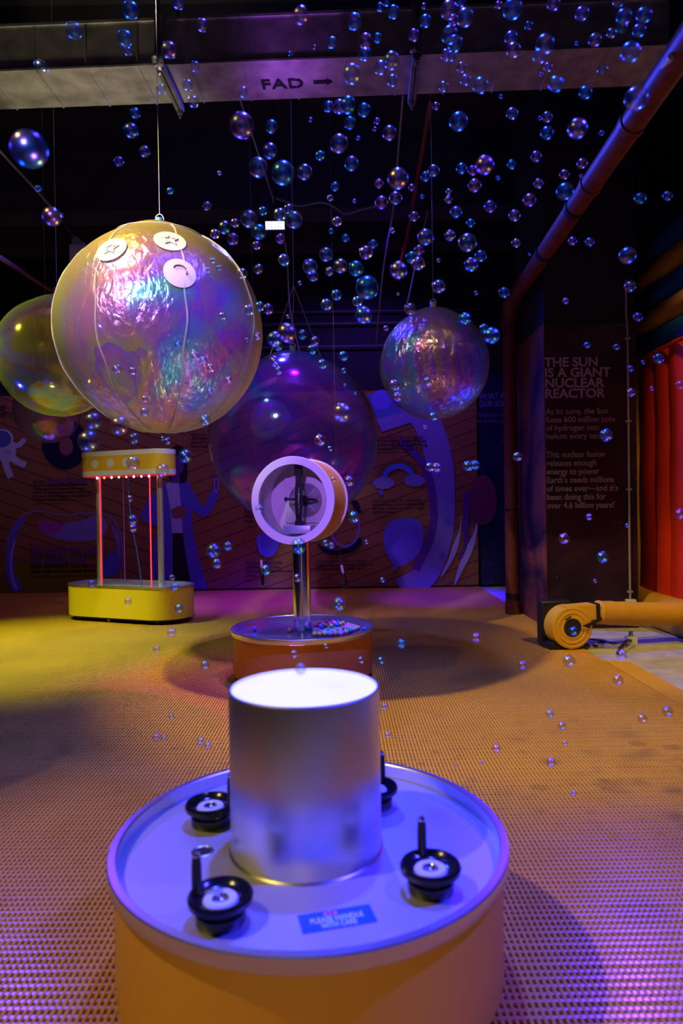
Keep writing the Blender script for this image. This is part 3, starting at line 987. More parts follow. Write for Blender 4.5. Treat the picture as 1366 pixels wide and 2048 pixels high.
# ------------------------------------------------------------------ iridescent balloons
BALLS = [
    # name key, px, py, r px, depth, label, sphere film args
    ('A', 323, 664, 208, 5.0, 'biggest wrinkled iridescent balloon with pink stickers, nearest, under the duct', dict(scale=1.15, stretch=(1, 1, .55), rough=.25, cover=.70, rim=.95, diffuse=.42, bump=.34, bscale=20, seed=.6, pastel=.05, r0=.30, r1=.62, edge=(.58, .46, .09))),
    ('B', 116, 715, 123, 6.6, 'smooth yellow and violet iridescent balloon at far left behind the biggest one', dict(stops=GOLD, scale=1.0, stretch=(.7, .7, 1.3), rough=.10, cover=.45, rim=.95, diffuse=.35, bump=.05, bscale=3, seed=2.2, edge=(.72, .70, .05))),
    ('C', 95, 822, 67, 8.2, 'small wrinkled iridescent balloon hanging lowest at left, below the yellow one', dict(scale=2.2, stretch=(1, 1, .8), rough=.14, cover=.36, rim=.75, diffuse=.35, bump=.3, bscale=9, seed=4.0, edge=(.40, .25, .50))),
    ('D', 588, 880, 169, 7.0, 'large clear purple iridescent balloon hanging behind the round fan housing', dict(stops=DEEP, scale=.9, stretch=(.8, .8, 1.2), rough=.10, cover=.34, rim=.75, diffuse=.22, bump=.06, bscale=5, seed=6.1, edge=(.36, .30, .20))),
    ('E', 868, 730, 110, 6.6, 'crinkled purple and gold iridescent balloon hanging right, beside the red pipe', dict(scale=1.5, stretch=(1, 1, .35), rough=.13, cover=.40, rim=.75, diffuse=.22, bump=.8, bscale=15, seed=8.3, edge=(.45, .32, .10))),
]
ball_roots = {}
for key, px, py, rp, d, lab, kw in BALLS:
    c = at(px, py, d)
    # silhouettes off the axis are stretched a little, so the true radius is slightly smaller
    dist = (c - EYE).length
    r = rp * d / F * (d / dist) ** 0.5
    root = empty('iridescent_balloon', c, lab, 'balloon', 0, 'hanging iridescent balloons')
    ball_roots[key] = (root, c, r)
    bm = B()
    sphere(bm, r, 96, 64)
    rnd = random.Random(key)
    ph = [rnd.uniform(0, 6.28) for _ in range(6)]
    for v in bm.verts:
        n_ = v.co.normalized()
        th = math.atan2(n_.y, n_.x)
        k = 1 + 0.006 * cos(8 * th + ph[0]) * (1 - abs(n_.z)) + 0.004 * sin(3 * th + 4 * n_.z + ph[1])
        v.co *= k
        if n_.z > 0.9:
            v.co.z += r * 0.05 * (n_.z - 0.9) / 0.1
    obj('film', bm, film_mat('iridescent_film_' + key.lower(), **kw), root, 180)
    bm = B()
    lathe(bm, [(0, r * 1.03), (0.028, r * 1.03), (0.030, r * 1.045), (0.03, r * 1.045 + .05), (0.026, r * 1.045 + .06), (0, r * 1.045 + .06)], 16)
    obj('valve_cap', bm, mat('blue_tape_' + key.lower(), (.05, .25, .75) if key == 'A' else (.35, .35, .4), .5), root)
    zt_ = r * 1.045 + 0.06
    bm = B()
    tube(bm, [Vector((0.03 * cos(t), 0, zt_ - 0.01 + 0.04 * sin(t))) for t in [i * pi / 10 for i in range(11)]], 0.004, 6)
    obj('ring', bm, M['nylon'], root)
    bm = B()
    if key == 'D':
        ap = Vector((0, 0, 0.62)) + Vector((0.02, 0, zt_))
        tube(bm, [(0.0, 0, zt_ + .03), ap, (0.02, 0, 6.4 - c.z)], 0.003, 6)
        tube(bm, [(-.25, 0, r * .96), ap], 0.003, 6)
        tube(bm, [(.30, 0, r * .95), ap], 0.003, 6)
    else:
        tube(bm, [(0, 0, zt_ + .03), (0, 0, 6.4 - c.z)], 0.0018, 6)
    obj('hanging_line', bm, M['nylon'], root)

# seams and stickers of the biggest balloon
root, c, r = ball_roots['A']
M['seam'] = mat('heat_sealed_seam', (.75, .70, .72), .3)
M['seam'].node_tree.nodes['Principled BSDF'].inputs['Alpha'].default_value = 0.45
dv = (EYE - c).normalized()
view_az = math.atan2(dv.y, dv.x)
for k in range(8):
    az = view_az + radians(12) + k * pi / 4
    bm = B()
    pts = []
    for i in range(33):
        t = radians(28) + (radians(168) - radians(28)) * i / 32
        rr = r * (1.006 + 0.002 * sin(i * 1.7 + k))
        jit = 0.012 * sin(i * 0.9 + k * 2)
        pts.append((rr * sin(t) * cos(az + jit), rr * sin(t) * sin(az + jit), rr * cos(t)))
    tube(bm, pts, 0.006, 6)
    obj('seam', bm, M['seam'], root)
bm = B()
tube(bm, [(r * 1.007 * sin(radians(27 + 1.2 * sin(3 * t))) * cos(t), r * 1.007 * sin(radians(27 + 1.2 * sin(3 * t))) * sin(t), r * 1.007 * cos(radians(27 + 1.2 * sin(3 * t)))) for t in [i * pi / 24 for i in range(48)]], 0.006, 6, loop=True)
obj('crown_seam', bm, M['seam'], root)
M['sticker'] = mat('pale_pink_sticker', (0.78, 0.55, 0.58), 0.5)
M['sticker_ink'] = mat('dark_pink_ink', (0.25, 0.06, 0.12), 0.5)


def ray_sphere(px, py):
    d_ = ray(px, py).normalized()
    oc = EYE - c
    bq = oc.dot(d_)
    disc = bq * bq - (oc.dot(oc) - (r * 1.012) ** 2)
    return EYE + d_ * (-bq - sqrt(max(0, disc))) - c


def cap_patch(nrm, rad, rr, n1=6, seg=32, squash=1.0):
    bm = B()
    nrm = nrm.normalized()
    x = nrm.cross(Vector((0, 0, 1))).normalized()
    y = x.cross(nrm)
    cen = bm.verts.new(nrm * rr)
    prev = [cen]
    for i in range(1, n1 + 1):
        a_ = rad * i / n1
        ring_ = [bm.verts.new((nrm * cos(a_) + (x * cos(2 * pi * k / seg) + y * squash * sin(2 * pi * k / seg)) * sin(a_)) * rr) for k in range(seg)]
        for k in range(seg):
            j = (k + 1) % seg
            if i == 1:
                bm.faces.new((cen, ring_[k], ring_[j]))
            else:
                bm.faces.new((prev[k], ring_[k], ring_[j], prev[j]))
        prev = ring_
    return bm, x, y


for (sx, sy, mark) in ((222, 497, 'star'), (340, 480, 'star'), (360, 545, 'arc')):
    nrm = ray_sphere(sx, sy).normalized()
    bm, x, y = cap_patch(nrm, 0.140, r * 1.013)
    st = obj('sticker', bm, M['sticker'], root, 180)
    bm = B()
    R_ = r * 1.018
    if mark == 'arc':
        tube(bm, [(nrm + (x * 0.05 * cos(t) - y * (-0.04 - 0.03 * sin(t)))).normalized() * R_ for t in [pi * i / 10 for i in range(11)]], 0.004, 5)
        tube(bm, [(nrm + x * -.055 + y * (-.01 + .012 * i)).normalized() * R_ for i in range(3)], 0.006, 5)
    else:
        pts = []
        for i in range(11):
            t = pi / 2 + i * pi / 5
            q_ = 0.075 if i % 2 == 0 else 0.033
            pts.append((nrm + x * q_ * cos(t) + y * q_ * sin(t)).normalized() * R_)
        tube(bm, pts, 0.005, 5)
        tube(bm, [(nrm + (x * 0.045 * cos(t) + y * 0.045 * sin(t))).normalized() * R_ for t in [i * pi / 10 - 1 for i in range(11)]], 0.004, 5)
    obj('printed_mark', bm, M['sticker_ink'] if mark == 'arc' else M['white'], st)
# little label tag on balloon B
root, c, r = ball_roots['B']
nrm = ray_sphere(78, 768).normalized()
bm, x, y = cap_patch(nrm, 0.09, r * 1.012, 3, 4, 0.6)
obj('sticker', bm, M['yellow_vinyl'], root, 180)


# ------------------------------------------------------------------ round drum exhibits
def stadium(hl, r, n=16):
    out = []
    for i in range(n + 1):
        t = -pi / 2 + pi * i / n
        out.append((hl + r * cos(t), r * sin(t)))
    for i in range(n + 1):
        t = pi / 2 + pi * i / n
        out.append((-hl + r * cos(t), r * sin(t)))
    return out


def prism_z(bm, outline, z0, z1, cap0=True, cap1=True):
    a_ = [bm.verts.new((p_[0], p_[1], z0)) for p_ in outline]
    b_ = [bm.verts.new((p_[0], p_[1], z1)) for p_ in outline]
    if cap0:
        bm.faces.new(a_[::-1])
    if cap1:
        bm.faces.new(b_)
    for i in range(len(outline)):
        j = (i + 1) % len(outline)
        bm.faces.new((a_[i], a_[j], b_[j], b_[i]))


def caster(parent, x, y, h=0.05):
    bm = B()
    tube(bm, [(x - .012, y, h * .5), (x + .012, y, h * .5)], h * .48, 14)
    box(bm, x - .02, x + .02, y - .015, y + .015, h * .62, h + .012)
    obj('caster', bm, M['white'], parent)


def drum(name, cx, cy, R, h, label, body_mat):
    root = empty(name, (cx, cy, 0.013), label, 'exhibit')
    h = h - 0.013
    rb = R - 0.018
    bm = B(); lathe(bm, [(rb, 0.055), (rb, h - 0.03)], 128); obj('drum_body', bm, body_mat, root)
    bm = B(); lathe(bm, [(0, 0.03), (rb - 0.06, 0.03), (rb - 0.06, 0.06), (rb, 0.06)], 64); obj('plinth', bm, M['plinth'], root)
    bm = B()
    lathe(bm, [(rb, h - 0.045), (R - .003, h - 0.043), (R, h - 0.038), (R, h - 0.004), (R - .003, h), (R - 0.022, h + .001), (R - 0.026, h - .003), (R - 0.027, h - 0.045)], 128)
    obj('rim', bm, M['rim'], root)
    bm = B(); lathe(bm, [(0, h - 0.045), (R - 0.026, h - 0.045)], 128); top = obj('top_plate', bm, M['plate'], root)
    for k in range(6):
        caster(root, (rb - .12) * cos(k * pi / 3 + .3), (rb - .12) * sin(k * pi / 3 + .3), .04)
    return root, top, h - 0.045


D1 = (-0.1073, 2.030, 0.583)
dr1, plate1, zp = drum('bubble_maker_drum', D1[0], D1[1], D1[2], 0.425, 'nearest amber drum with steel top, four black crank wheels and steel cylinder', M['amber'])
# steel cylinder with glowing top
cx, cy = -0.120 - D1[0], 2.03 - D1[1]
Rc, zt = 0.226, 0.858 - 0.013
T = Matrix.Translation((cx, cy, 0))
bm = B(); lathe(bm, [(Rc, zp), (Rc, zt - 0.004), (Rc - .003, zt), (Rc - 0.007, zt), (Rc - 0.007, zt - 0.012)], 128, T)
cyl = obj('steel_cylinder', bm, M['steel'], dr1)
bm = B(); lathe(bm, [(0, zt - 0.007), (Rc - 0.0072, zt - 0.007)], 96, T); obj('glowing_top', bm, M['lit_white'], cyl, label='white glowing disc top')
bm = B(); lathe(bm, [(Rc + .0005, zp), (Rc + 0.006, zp + .0005), (Rc + .0005, zp + 0.006)], 96, T); obj('weld_bead', bm, M['rim'], cyl)
M['ring_white'] = mat('white_plastic_ring', (.75, .82, .80), .4)


def crank(px, py, hx, hy, hpx, hpy):
    """wheel hub pixel at plate height + wheel; handle offset in metres"""
    w = onz(px, py, 0.013 + zp + 0.055)
    x, y = w.x - D1[0], w.y - D1[1]
    T_ = Matrix.Translation((x, y, zp))
    bm = B()
    lathe(bm, [(0, 0), (0.060, 0), (0.062, 0.004), (0.062, 0.028), (0.055, 0.034), (0.055, 0.040), (0.074, 0.046), (0.080, 0.052), (0.081, 0.064), (0.077, 0.070),
               (0.070, 0.070), (0.060, 0.058), (0.044, 0.052), (0.0, 0.052)], 48, T_)
    wh = obj('crank_wheel', bm, M['gloss_black'], dr1)
    bm = B(); lathe(bm, [(0.020, 0.0525), (0.022, 0.058), (0.040, 0.058), (0.044, 0.0525)], 40, T_); obj('white_ring', bm, M['ring_white'], wh)
    bm = B(); lathe(bm, [(0, 0.0525), (0.017, 0.0525), (0.017, 0.060), (0.011, 0.063), (0.008, 0.060), (0, 0.060)], 20, T_); obj('hub_bolt', bm, M['chrome'], wh)
    T2 = Matrix.Translation((x + hx, y + hy, zp))
    bm = B(); lathe(bm, [(0, 0.06), (0.013, 0.06), (0.0125, 0.125), (0.0105, 0.150), (0, 0.150)], 20, T2); obj('handle', bm, M['black'], wh)
    bm = B(); lathe(bm, [(0, 0.150), (0.0095, 0.150), (0.0100, 0.156), (0.006, 0.161), (0, 0.162)], 16, T2); obj('handle_cap', bm, M['chrome'], wh)


crank(441, 1797, -0.062, 0.018, 0, 0)
crank(861, 1737, -0.014, 0.068, 0, 0)
crank(421, 1612, 0.068, -0.005, 0, 0)
crank(748, 1578, 0.03, 0.06, 0, 0)
# drain hole and sticker
w = onz(405, 1703, 0.013 + zp)
T_ = Matrix.Translation((w.x - D1[0], w.y - D1[1], zp))
bm = B(); lathe(bm, [(0.0, 0.0006), (0.026, 0.0006)], 32, T_); hole = obj('drain_hole', bm, M['plinth'], dr1)
bm = B(); lathe(bm, [(0.026, 0.0005), (0.030, 0.003), (0.034, 0.0005)], 32, T_); obj('grommet', bm, M['rim'], hole)
M['sticker_blue'] = mat('blue_sticker', (0.02, 0.14, 0.55), 0.45)
M['mint'] = mat('mint_white_ink', (0.70, 0.92, 0.85), 0.5)
M['pinkink'] = mat('pink_ink', (0.85, 0.25, 0.45), 0.5)
pl, pr = onz(600, 1850, .013 + zp), onz(747, 1826, .013 + zp)
ctr = (pl + pr) / 2
an = math.atan2(pr.y - pl.y, pr.x - pl.x)
ln = (pr - pl).length
bm = B(); rbox(bm, -ln / 2, ln / 2, -0.038, 0.038, 0.0004, 0.0012, 0.0003, 1)
stk = obj('care_sticker', bm, M['sticker_blue'], dr1, 0)
stk.location = (ctr.x - D1[0], ctr.y - D1[1], zp)
stk.rotation_euler = (0, 0, an)


def flat_text(name, body, x0, x1, y0, y1, z, m, parent, bold):
    t = text_mesh(name, body, m, parent, bold)
    vs = t.data.vertices
    ax, bx = min(v.co.x for v in vs), max(v.co.x for v in vs)
    ay, by = min(v.co.y for v in vs), max(v.co.y for v in vs)
    for v in vs:
        v.co = Vector((x0 + (v.co.x - ax) / (bx - ax) * (x1 - x0), y0 + (v.co.y - ay) / (by - ay) * (y1 - y0), z + (0.0004 if v.co.z > 0 else 0)))
    return t


flat_text('sticker_text', 'PLEASE HANDLE', -ln * .36, ln * .36, -0.007, 0.014, 0.0013, M['mint'], stk, 0.02)
flat_text('sticker_text', 'WITH CARE', -ln * .24, ln * .24, -0.031, -0.010, 0.0013, M['mint'], stk, 0.02)
bm = B()
for (x, y, r_) in ((-.022, .024, .008), (-.012, .026, .009), (-.002, .024, .008)):
    lathe(bm, [(0, .0014), (r_, .0014)], 16, Matrix.Translation((x, y, 0)))
obj('hand_icon', bm, M['pinkink'], stk, 0)

# ------------------------------------------------------------------ second drum with fan housing
D2 = (-0.331, 5.48, 0.578)
M['orange'] = mat('orange_laminate', (0.80, 0.30, 0.07), 0.45, spec=0.35)
dr2, plate2, zp2 = drum('fan_drum', D2[0], D2[1], D2[2], 0.425, 'orange drum with tray of coloured balls and round fan housing on chrome post', M['orange'])
hc = ony(601, 1001, 5.48)  # centre of the housing
hz = hc.z - 0.013
bm = B(); lathe(bm, [(0.072, zp2), (0.072, hz - 0.30)], 48); post = obj('post', bm, M['chrome'], dr2)
bm = B(); lathe(bm, [(0.0725, zp2), (0.095, zp2 + .001), (0.095, zp2 + .008), (0.0725, zp2 + .010)], 40); obj('post_flange', bm, M['chrome'], post)
bm = B(); lathe(bm, [(0.0722, zp2 + .11), (0.0745, zp2 + .112), (0.0745, zp2 + .126), (0.0722, zp2 + .128)], 40); obj('post_band', bm, M['chrome'], post)
plate2.data.materials[0] = mat('mirror_steel_tray', (0.70, 0.70, 0.76), 0.22, 0.85)
HD, HR = 0.39, 0.345
ha = radians(16.5)
# housing local frame: -y is the open front
bm = B()
lathe(bm, [(HR - .012, 0.012), (HR - .012, HD - 0.012)], 96, RX90)
shell = obj('fan_housing', bm, M['amber'], dr2)
shell.location = (hc.x - D2[0] + sin(ha) * -HD / 2, hc.y - D2[1] - cos(ha) * HD / 2, hz)
# RX90 sends +z to -y, so flip to run backwards
shell.rotation_euler = (0, 0, pi - ha)


def hl(z):  # lathe matrix with z measured from the open front going back
    return RX90 @ Matrix.Translation((0, 0, z))


bm = B(); lathe(bm, [(HR - .060, 0.0), (HR - .060, 0.022), (HR, 0.022), (HR + .002, 0.018), (HR + .002, 0.003), (HR, 0.0)], 96, RX90, True)
obj('front_ring', bm, M['white'], shell)
bm = B(); lathe(bm, [(HR - .02, HD - .018), (HR + .002, HD - .018), (HR + .002, HD), (HR - .02, HD)], 96, RX90, True); obj('back_ring', bm, M['white'], shell)
M['inner'] = mat('white_inner_liner', (0.70, 0.68, 0.74), 0.5)
bm = B(); lathe(bm, [(HR - .018, 0.02), (HR - .018, HD - .02)], 96, RX90); obj('liner', bm, M['inner'], shell)
bm = B(); lathe(bm, [(0, HD - .02), (HR - .016, HD - .02)], 96, RX90); obj('back_plate', bm, M['inner'], shell)


# inside the housing: x here is mirrored by the half turn, so right = -x
def HB(bm, x0, x1, d0, d1, z0, z1, r=0.0):
    a0, a1 = sorted((-x0, -x1))
    y0, y1 = sorted((-d0, -d1))
    if r:
        rbox(bm, a0, a1, y0, y1, z0, z1, r)
    else:
        box(bm, a0, a1, y0, y1, z0, z1)


fx, fz, fr = -0.012, 0.003, 0.140
bm = B(); HB(bm, fx - .185, fx + .185, HD - .045, HD - .021, fz - .19, fz + .19, .006); obj('fan_panel', bm, M['inner'], shell)
M['fan_dark'] = mat('dark_fan_plastic', (.03, .03, .05), .35)
TF = Matrix.Translation((-fx, 0, fz))
bm = B(); lathe(bm, [(0, HD - .046), (fr + .006, HD - .046)], 48, TF @ RX90); obj('fan_opening', bm, mat('fan_recess', (.13, .11, .2), .6), shell)
bm = B()
for k in range(5):
    a_ = k * 2 * pi / 5
    P = []
    for (rr, tt) in ((.035, -.35), (.125, -.30), (.130, .15), (.108, .45), (.035, .35)):
        P.append((-fx + rr * cos(a_ + tt), fz + rr * sin(a_ + tt)))
    prism(bm, P, -(HD - .052), -(HD - .050))
obj('fan_blades', bm, mat('fan_blade', (.22, .2, .32), .4), shell, 0)
bm = B()
for rr in (.044, .060, .075, .090, .105, .120, .134, .142):
    tube(bm, [(-fx + rr * cos(t), -(HD - .062), fz + rr * sin(t)) for t in [i * pi / 20 for i in range(40)]], .0014, 5, loop=True)
for k in range(8):
    a_ = k * pi / 4
    tube(bm, [(-fx + .03 * cos(a_), -(HD - .062), fz + .03 * sin(a_)), (-fx + .142 * cos(a_), -(HD - .062), fz + .142 * sin(a_))], .002, 5)
obj('fan_grille', bm, M['white'], shell)
bm = B(); lathe(bm, [(0, HD - .085), (.038, HD - .085), (.043, HD - .078), (.043, HD - .055), (0, HD - .055)], 32, TF @ RX90); obj('fan_hub', bm, M['fan_dark'], shell)
# black stand
m0 = 0.14
bm = B()
HB(bm, -.03, .03, m0, m0 + .03, .20, .315)
HB(bm, -.02, .02, m0, m0 + .03, .12, .20)
HB(bm, -.032, .032, m0, m0 + .03, -.20, -.165)
HB(bm, -.022, .022, m0, m0 + .03, -.165, -.12)
for s in (-1, 1):
    P = [(s * .004, .14), (s * .022, .14), (s * .030, .02), (s * .030, -.02), (s * .022, -.14), (s * .004, -.14), (s * .013, -.02), (s * .013, .04)]
    prism(bm, P, -m0 - .03, -m0)
obj('support_stand', bm, M['black'], shell, 0)
bm = B()
tube(bm, [(.03, -m0 - .015, .01), (.10, -m0 - .01, .012)], .010, 8)
tube(bm, [(.10, -m0 - .01, .012), (.118, -m0 - .01, .012)], .017, 10)
tube(bm, [(-.03, -m0 - .015, .01), (-.09, -m0 - .10, .008), (-.10, -m0 - .16, .0)], .009, 8)
obj('cross_arm', bm, M['black'], shell)
bm = B(); HB(bm, -.115, .115, m0 - .05, m0 + .09, -.265, -.20, .004); obj('control_box', bm, M['plate'], shell)

# coloured balls in the tray
pal = dict(pink=(.85, .30, .55), blush=(.85, .55, .62), lilac=(.55, .35, .85), blue=(.04, .28, .85), teal=(.05, .50, .60), green=(.08, .55, .10), orange=(.85, .38, .08), yellow=(.80, .65, .12), magenta=(.85, .08, .50))
ball_mesh = {}
bm = B(); sphere(bm, 0.0195, 20, 12); bmb = bpy.data.meshes.new('ball'); bm.to_mesh(bmb); bm.free()
for p_ in bmb.polygons:
    p_.use_smooth = True
for nm, c_ in pal.items():
    me = bmb.copy(); me.materials.append(mat('ball_' + nm, c_, .35)); ball_mesh[nm] = me
rb = random.Random(3)


def put_ball(x, y, z, nm, label=None, group=None):
    o = bpy.data.objects.new('plastic_ball', ball_mesh[nm])
    COL.objects.link(o)
    o.location = (D2[0] + x, D2[1] + y, 0.013 + zp2 + z)
    tag(o, label or '%s plastic ball in the heap right of the chrome post' % nm, 'ball', group or '%s balls heaped in the tray' % nm)


names = list(pal)
row = 0
zb = 0.0196
ymin, ymax = -0.24, 0.24
y = ymin
while y < ymax:
    x = 0.105 + (0.0205 if row % 2 else 0)
    while x < 0.46 - 0.5 * abs(y - .02):
        if x * x + y * y > .095 ** 2 and rb.random() < 0.93:
            put_ball(x + rb.uniform(-.001, .001), y + rb.uniform(-.001, .001), zb, rb.choice(names))
        x += 0.041
    y += 0.0358
    row += 1
for (x, y) in ((.15, -.05), (.19, -.03), (.235, -.06), (.28, -.02), (.17, .03), (.22, .04), (.265, .05), (.31, .02), (.14, .08), (.20, .10), (.25, .11), (.33, .07), (.29, .10)):
    put_ball(x, y, zb + .030, rb.choice(names))
put_ball(-0.39, 0.02, zb, 'blue', 'lone blue plastic ball on the tray left of the chrome post', 'stray balls in the tray')
put_ball(-0.105, -0.05, zb, 'orange', 'lone orange plastic ball close beside the chrome post, on its left', 'stray balls in the tray')
put_ball(0.50, -0.05, zb, 'blue', 'lone blue plastic ball right of the heap, near the tray rim', 'stray balls in the tray')

# ------------------------------------------------------------------ bubble wall frame (stadium shaped)
fc = onz(262, 1239, 0.0)
fr_ = empty('bubble_wall_exhibit', (fc.x, fc.y, 0.013), 'yellow oval bubble frame with chrome posts and glowing red cords at left', 'exhibit', radians(-22))
hs, wr = 0.52, 0.35
st_ = stadium(hs, wr, 24)
bm = B(); prism_z(bm, st_, 0.06, 0.435, True, False); obj('base_tub', bm, M['yellow'], fr_)
bm = B(); prism_z(bm, stadium(hs, wr - .04), 0.035, 0.06); obj('plinth', bm, M['plinth'], fr_, 0)
bm = B()
for off0, z0, off1, z1 in ((0.006, .425, .006, .447), (0.006, .447, -.024, .447), (-.024, .447, -.024, .40), (0.006, .425, -.001, .425)):
    A_, Bb = stadium(hs, wr + off0, 24), stadium(hs, wr + off1, 24)
    a_ = [bm.verts.new((p_[0], p_[1], z0)) for p_ in A_]
    b2 = [bm.verts.new((p_[0], p_[1], z1)) for p_ in Bb]
    for i in range(len(A_)):
        j = (i + 1) % len(A_)
        bm.faces.new((a_[i], a_[j], b2[j], b2[i]))
obj('rim', bm, M['rim'], fr_)
bm = B(); a_ = [bm.verts.new((p_[0], p_[1], .405)) for p_ in stadium(hs, wr - .023, 24)]; bm.faces.new(a_); obj('tray', bm, M['plate'], fr_, 0)
for (x, y) in ((-.62, -.22), (-.1, -.28), (.58, -.22), (-.6, .22), (.6, .22)):
    caster(fr_, x, y, .048)
ZH0, ZH1 = 1.80, 2.10
hw = 0.19
for x in (-.475, .475):
    bm = B(); tube(bm, [(x, 0, .40), (x, 0, ZH0 + .01)], 0.038, 24); obj('post', bm, M['post_steel'], fr_)
bm = B(); prism_z(bm, stadium(.48, hw, 20), ZH0, ZH1); hd = obj('header', bm, M['yellow'], fr_)
for z0 in (ZH0 - .002, ZH1 - .058):
    bm = B(); prism_z(bm, stadium(.48, hw + .003, 20), z0, z0 + .06); obj('white_band', bm, M['white'], hd)
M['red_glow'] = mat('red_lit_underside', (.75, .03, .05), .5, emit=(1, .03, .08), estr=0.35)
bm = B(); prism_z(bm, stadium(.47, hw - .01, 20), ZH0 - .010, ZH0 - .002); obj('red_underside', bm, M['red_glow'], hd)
for i, x in enumerate((-.36, -.12, .12)):
    bm = B()
    lathe(bm, [(0, 0.004), (.052, .004), (.052, .0), (0, .0)], 28, Matrix.Translation((x, -hw - .0, (ZH0 + ZH1) / 2)) @ RX90)
    obj('white_dot', bm, M['white'], hd)
led_cols = {'white': mat('lit_white_bulb', (.9, .9, .9), .3, emit=(1, .95, .9), estr=3), 'green': mat('lit_green_bulb', (.5, .9, .6), .3, emit=(.3, 1, .55), estr=2),
            'orange': mat('lit_orange_bulb', (.9, .4, .2), .3, emit=(1, .3, .15), estr=2.5)}
for i in range(8):
    x = -.40 + i * .80 / 7
    bm = B(); sphere(bm, .013, 12, 8, (x, -.11, ZH0 - .026)); lathe(bm, [(.008, ZH0 - .02), (.008, ZH0 - .008)], 10, Matrix.Translation((x, -.11, 0)))
    obj('led_bulb', bm, led_cols[('white', 'orange', 'white', 'green', 'orange', 'white', 'green', 'white')[i]], hd)
M['red_cord'] = mat('glowing_red_cord', (.9, .08, .10), .5, emit=(1, .05, .10), estr=0.9)
for x in (-.40, .37):
    bm = B(); tube(bm, [(x, -.06, .41), (x, -.06, ZH0 - .01)], .0085, 8); obj('red_cord', bm, M['red_cord'], fr_)
bm = B(); tube(bm, [(-.05, -.04, .41), (-.05, -.04, ZH0 - .01)], .005, 8); obj('violet_cord', bm, mat('violet_cord', (.35, .1, .8), .5), fr_)
bm = B(); tube(bm, smooth_pts([(.04, -.05, ZH0 - .01), (.035, -.05, 1.6), (.08, -.05, 1.2), (.16, -.05, .8), (.22, -.05, .41)], 6), .006, 8); obj('blue_cord', bm, mat('blue_cord', (.03, .15, .9), .5), fr_)
bm = B(); tube(bm, [(-.40, -.06, .425), (-.05, -.06, .43), (.37, -.06, .425)], .006, 8); obj('dip_bar', bm, M['rim'], fr_)

# ------------------------------------------------------------------ blower, hose and inflatable
bc = onz(1147, 1300, 0.013)
bl = empty('air_blower', (bc.x, bc.y, 0.013), 'yellow snail shaped air blower on black feet in front of the column', 'blower', radians(8))
R_ = 0.198
zc = 0.205
bm = B()
prof = [(0, .02), (.085, .02), (.088, .010), (.100, .008), (.112, .013), (.128, .014), (.131, .009), (.150, .008), (.153, 0.013), (.172, .014), (.176, .010), (.190, .012), (R_, .015), (R_, .20), (.19, .21), (0, .21)]
prof = [(r_, -z_) for r_, z_ in prof]
lathe(bm, prof, 64, Matrix.Translation((0, 0, zc)) @ RX90)
vol = obj('volute', bm, M['blower'], bl)
bm = B()
P = [(-.06, zc + R_ - .004), (.26, zc + R_ + .012), (.26, zc + .075), (.12, zc + .05)]
prism(bm, P, .02, .19)
obj('outlet_neck', bm, M['blower'], bl, 0)
bm = B()
P = [(.24, zc + R_ + .016), (.275, zc + R_ + .02), (.28, zc + .06), (.245, zc + .06)]
prism(bm, P, .01, .20)
obj('strap', bm, M['black'], bl, 0)
bm = B(); lathe(bm, [(0, -.016), (.086, -.016), (.086, -.010), (.0, -.010)], 40, Matrix.Translation((0, 0, zc)) @ RX90)
lathe(bm, [(.0, .0), (.022, .0), (.022, -.014), (.0, -.014)], 16, Matrix.Translation((0, 0, zc)) @ RX90)
obj('intake', bm, M['gloss_black'], bl)
bm = B(); rbox(bm, -.215, .10, .205, .34, .0, .44, .03, 3); obj('motor_case', bm, M['black'], bl)
bm = B(); rbox(bm, -.21, -.10, .04, .30, .0, .06, .01); rbox(bm, .08, .19, .04, .30, .0, .04, .01); obj('foot', bm, M['black'], bl)
bm = B(); prism(bm, [(.08, zc + .02), (.155, zc - .005), (.165, zc + .02), (.28, zc + .07), (.27, zc + .10), (.14, zc + .04)], -.02, -.012); obj('warning_tag', bm, M['black'], bl, 0)
bm = B(); rbox(bm, -.085, -.02, .0, .01, .0, .014, .002); o = obj('maker_plate', bm, M['fan_dark'], bl)
o.location = (0.0, -0.012, zc + .115); o.rotation_euler = (0, radians(-28), 0)

cosb, sinb = cos(radians(8)), sin(radians(8))


def blw(x, y, z):
    return Vector((bc.x + x * cosb - y * sinb, bc.y + x * sinb + y * cosb, 0.013 + z))


h0 = blw(.262, .105, zc + .125)
h1 = Vector((3.72, h0.y + .32, 0.27))
pts, rad = [], []
for i in range(31):
    t_ = i / 30
    p_ = h0.lerp(h1, t_)
    p_.z += -.02 * sin(t_ * pi)
    pts.append(p_)
    rad.append((0.085 if i == 0 else .112) + .012 * t_ + .003 * sin(i * 2.1) + (.02 if i == 1 else 0) * 0)
bm = B(); tube(bm, pts, rad, 28)
tag(obj('inflation_hose', bm, M['yellow_vinyl'], None), 'fat yellow fabric inflation hose running from the blower to the red inflatable', 'hose')

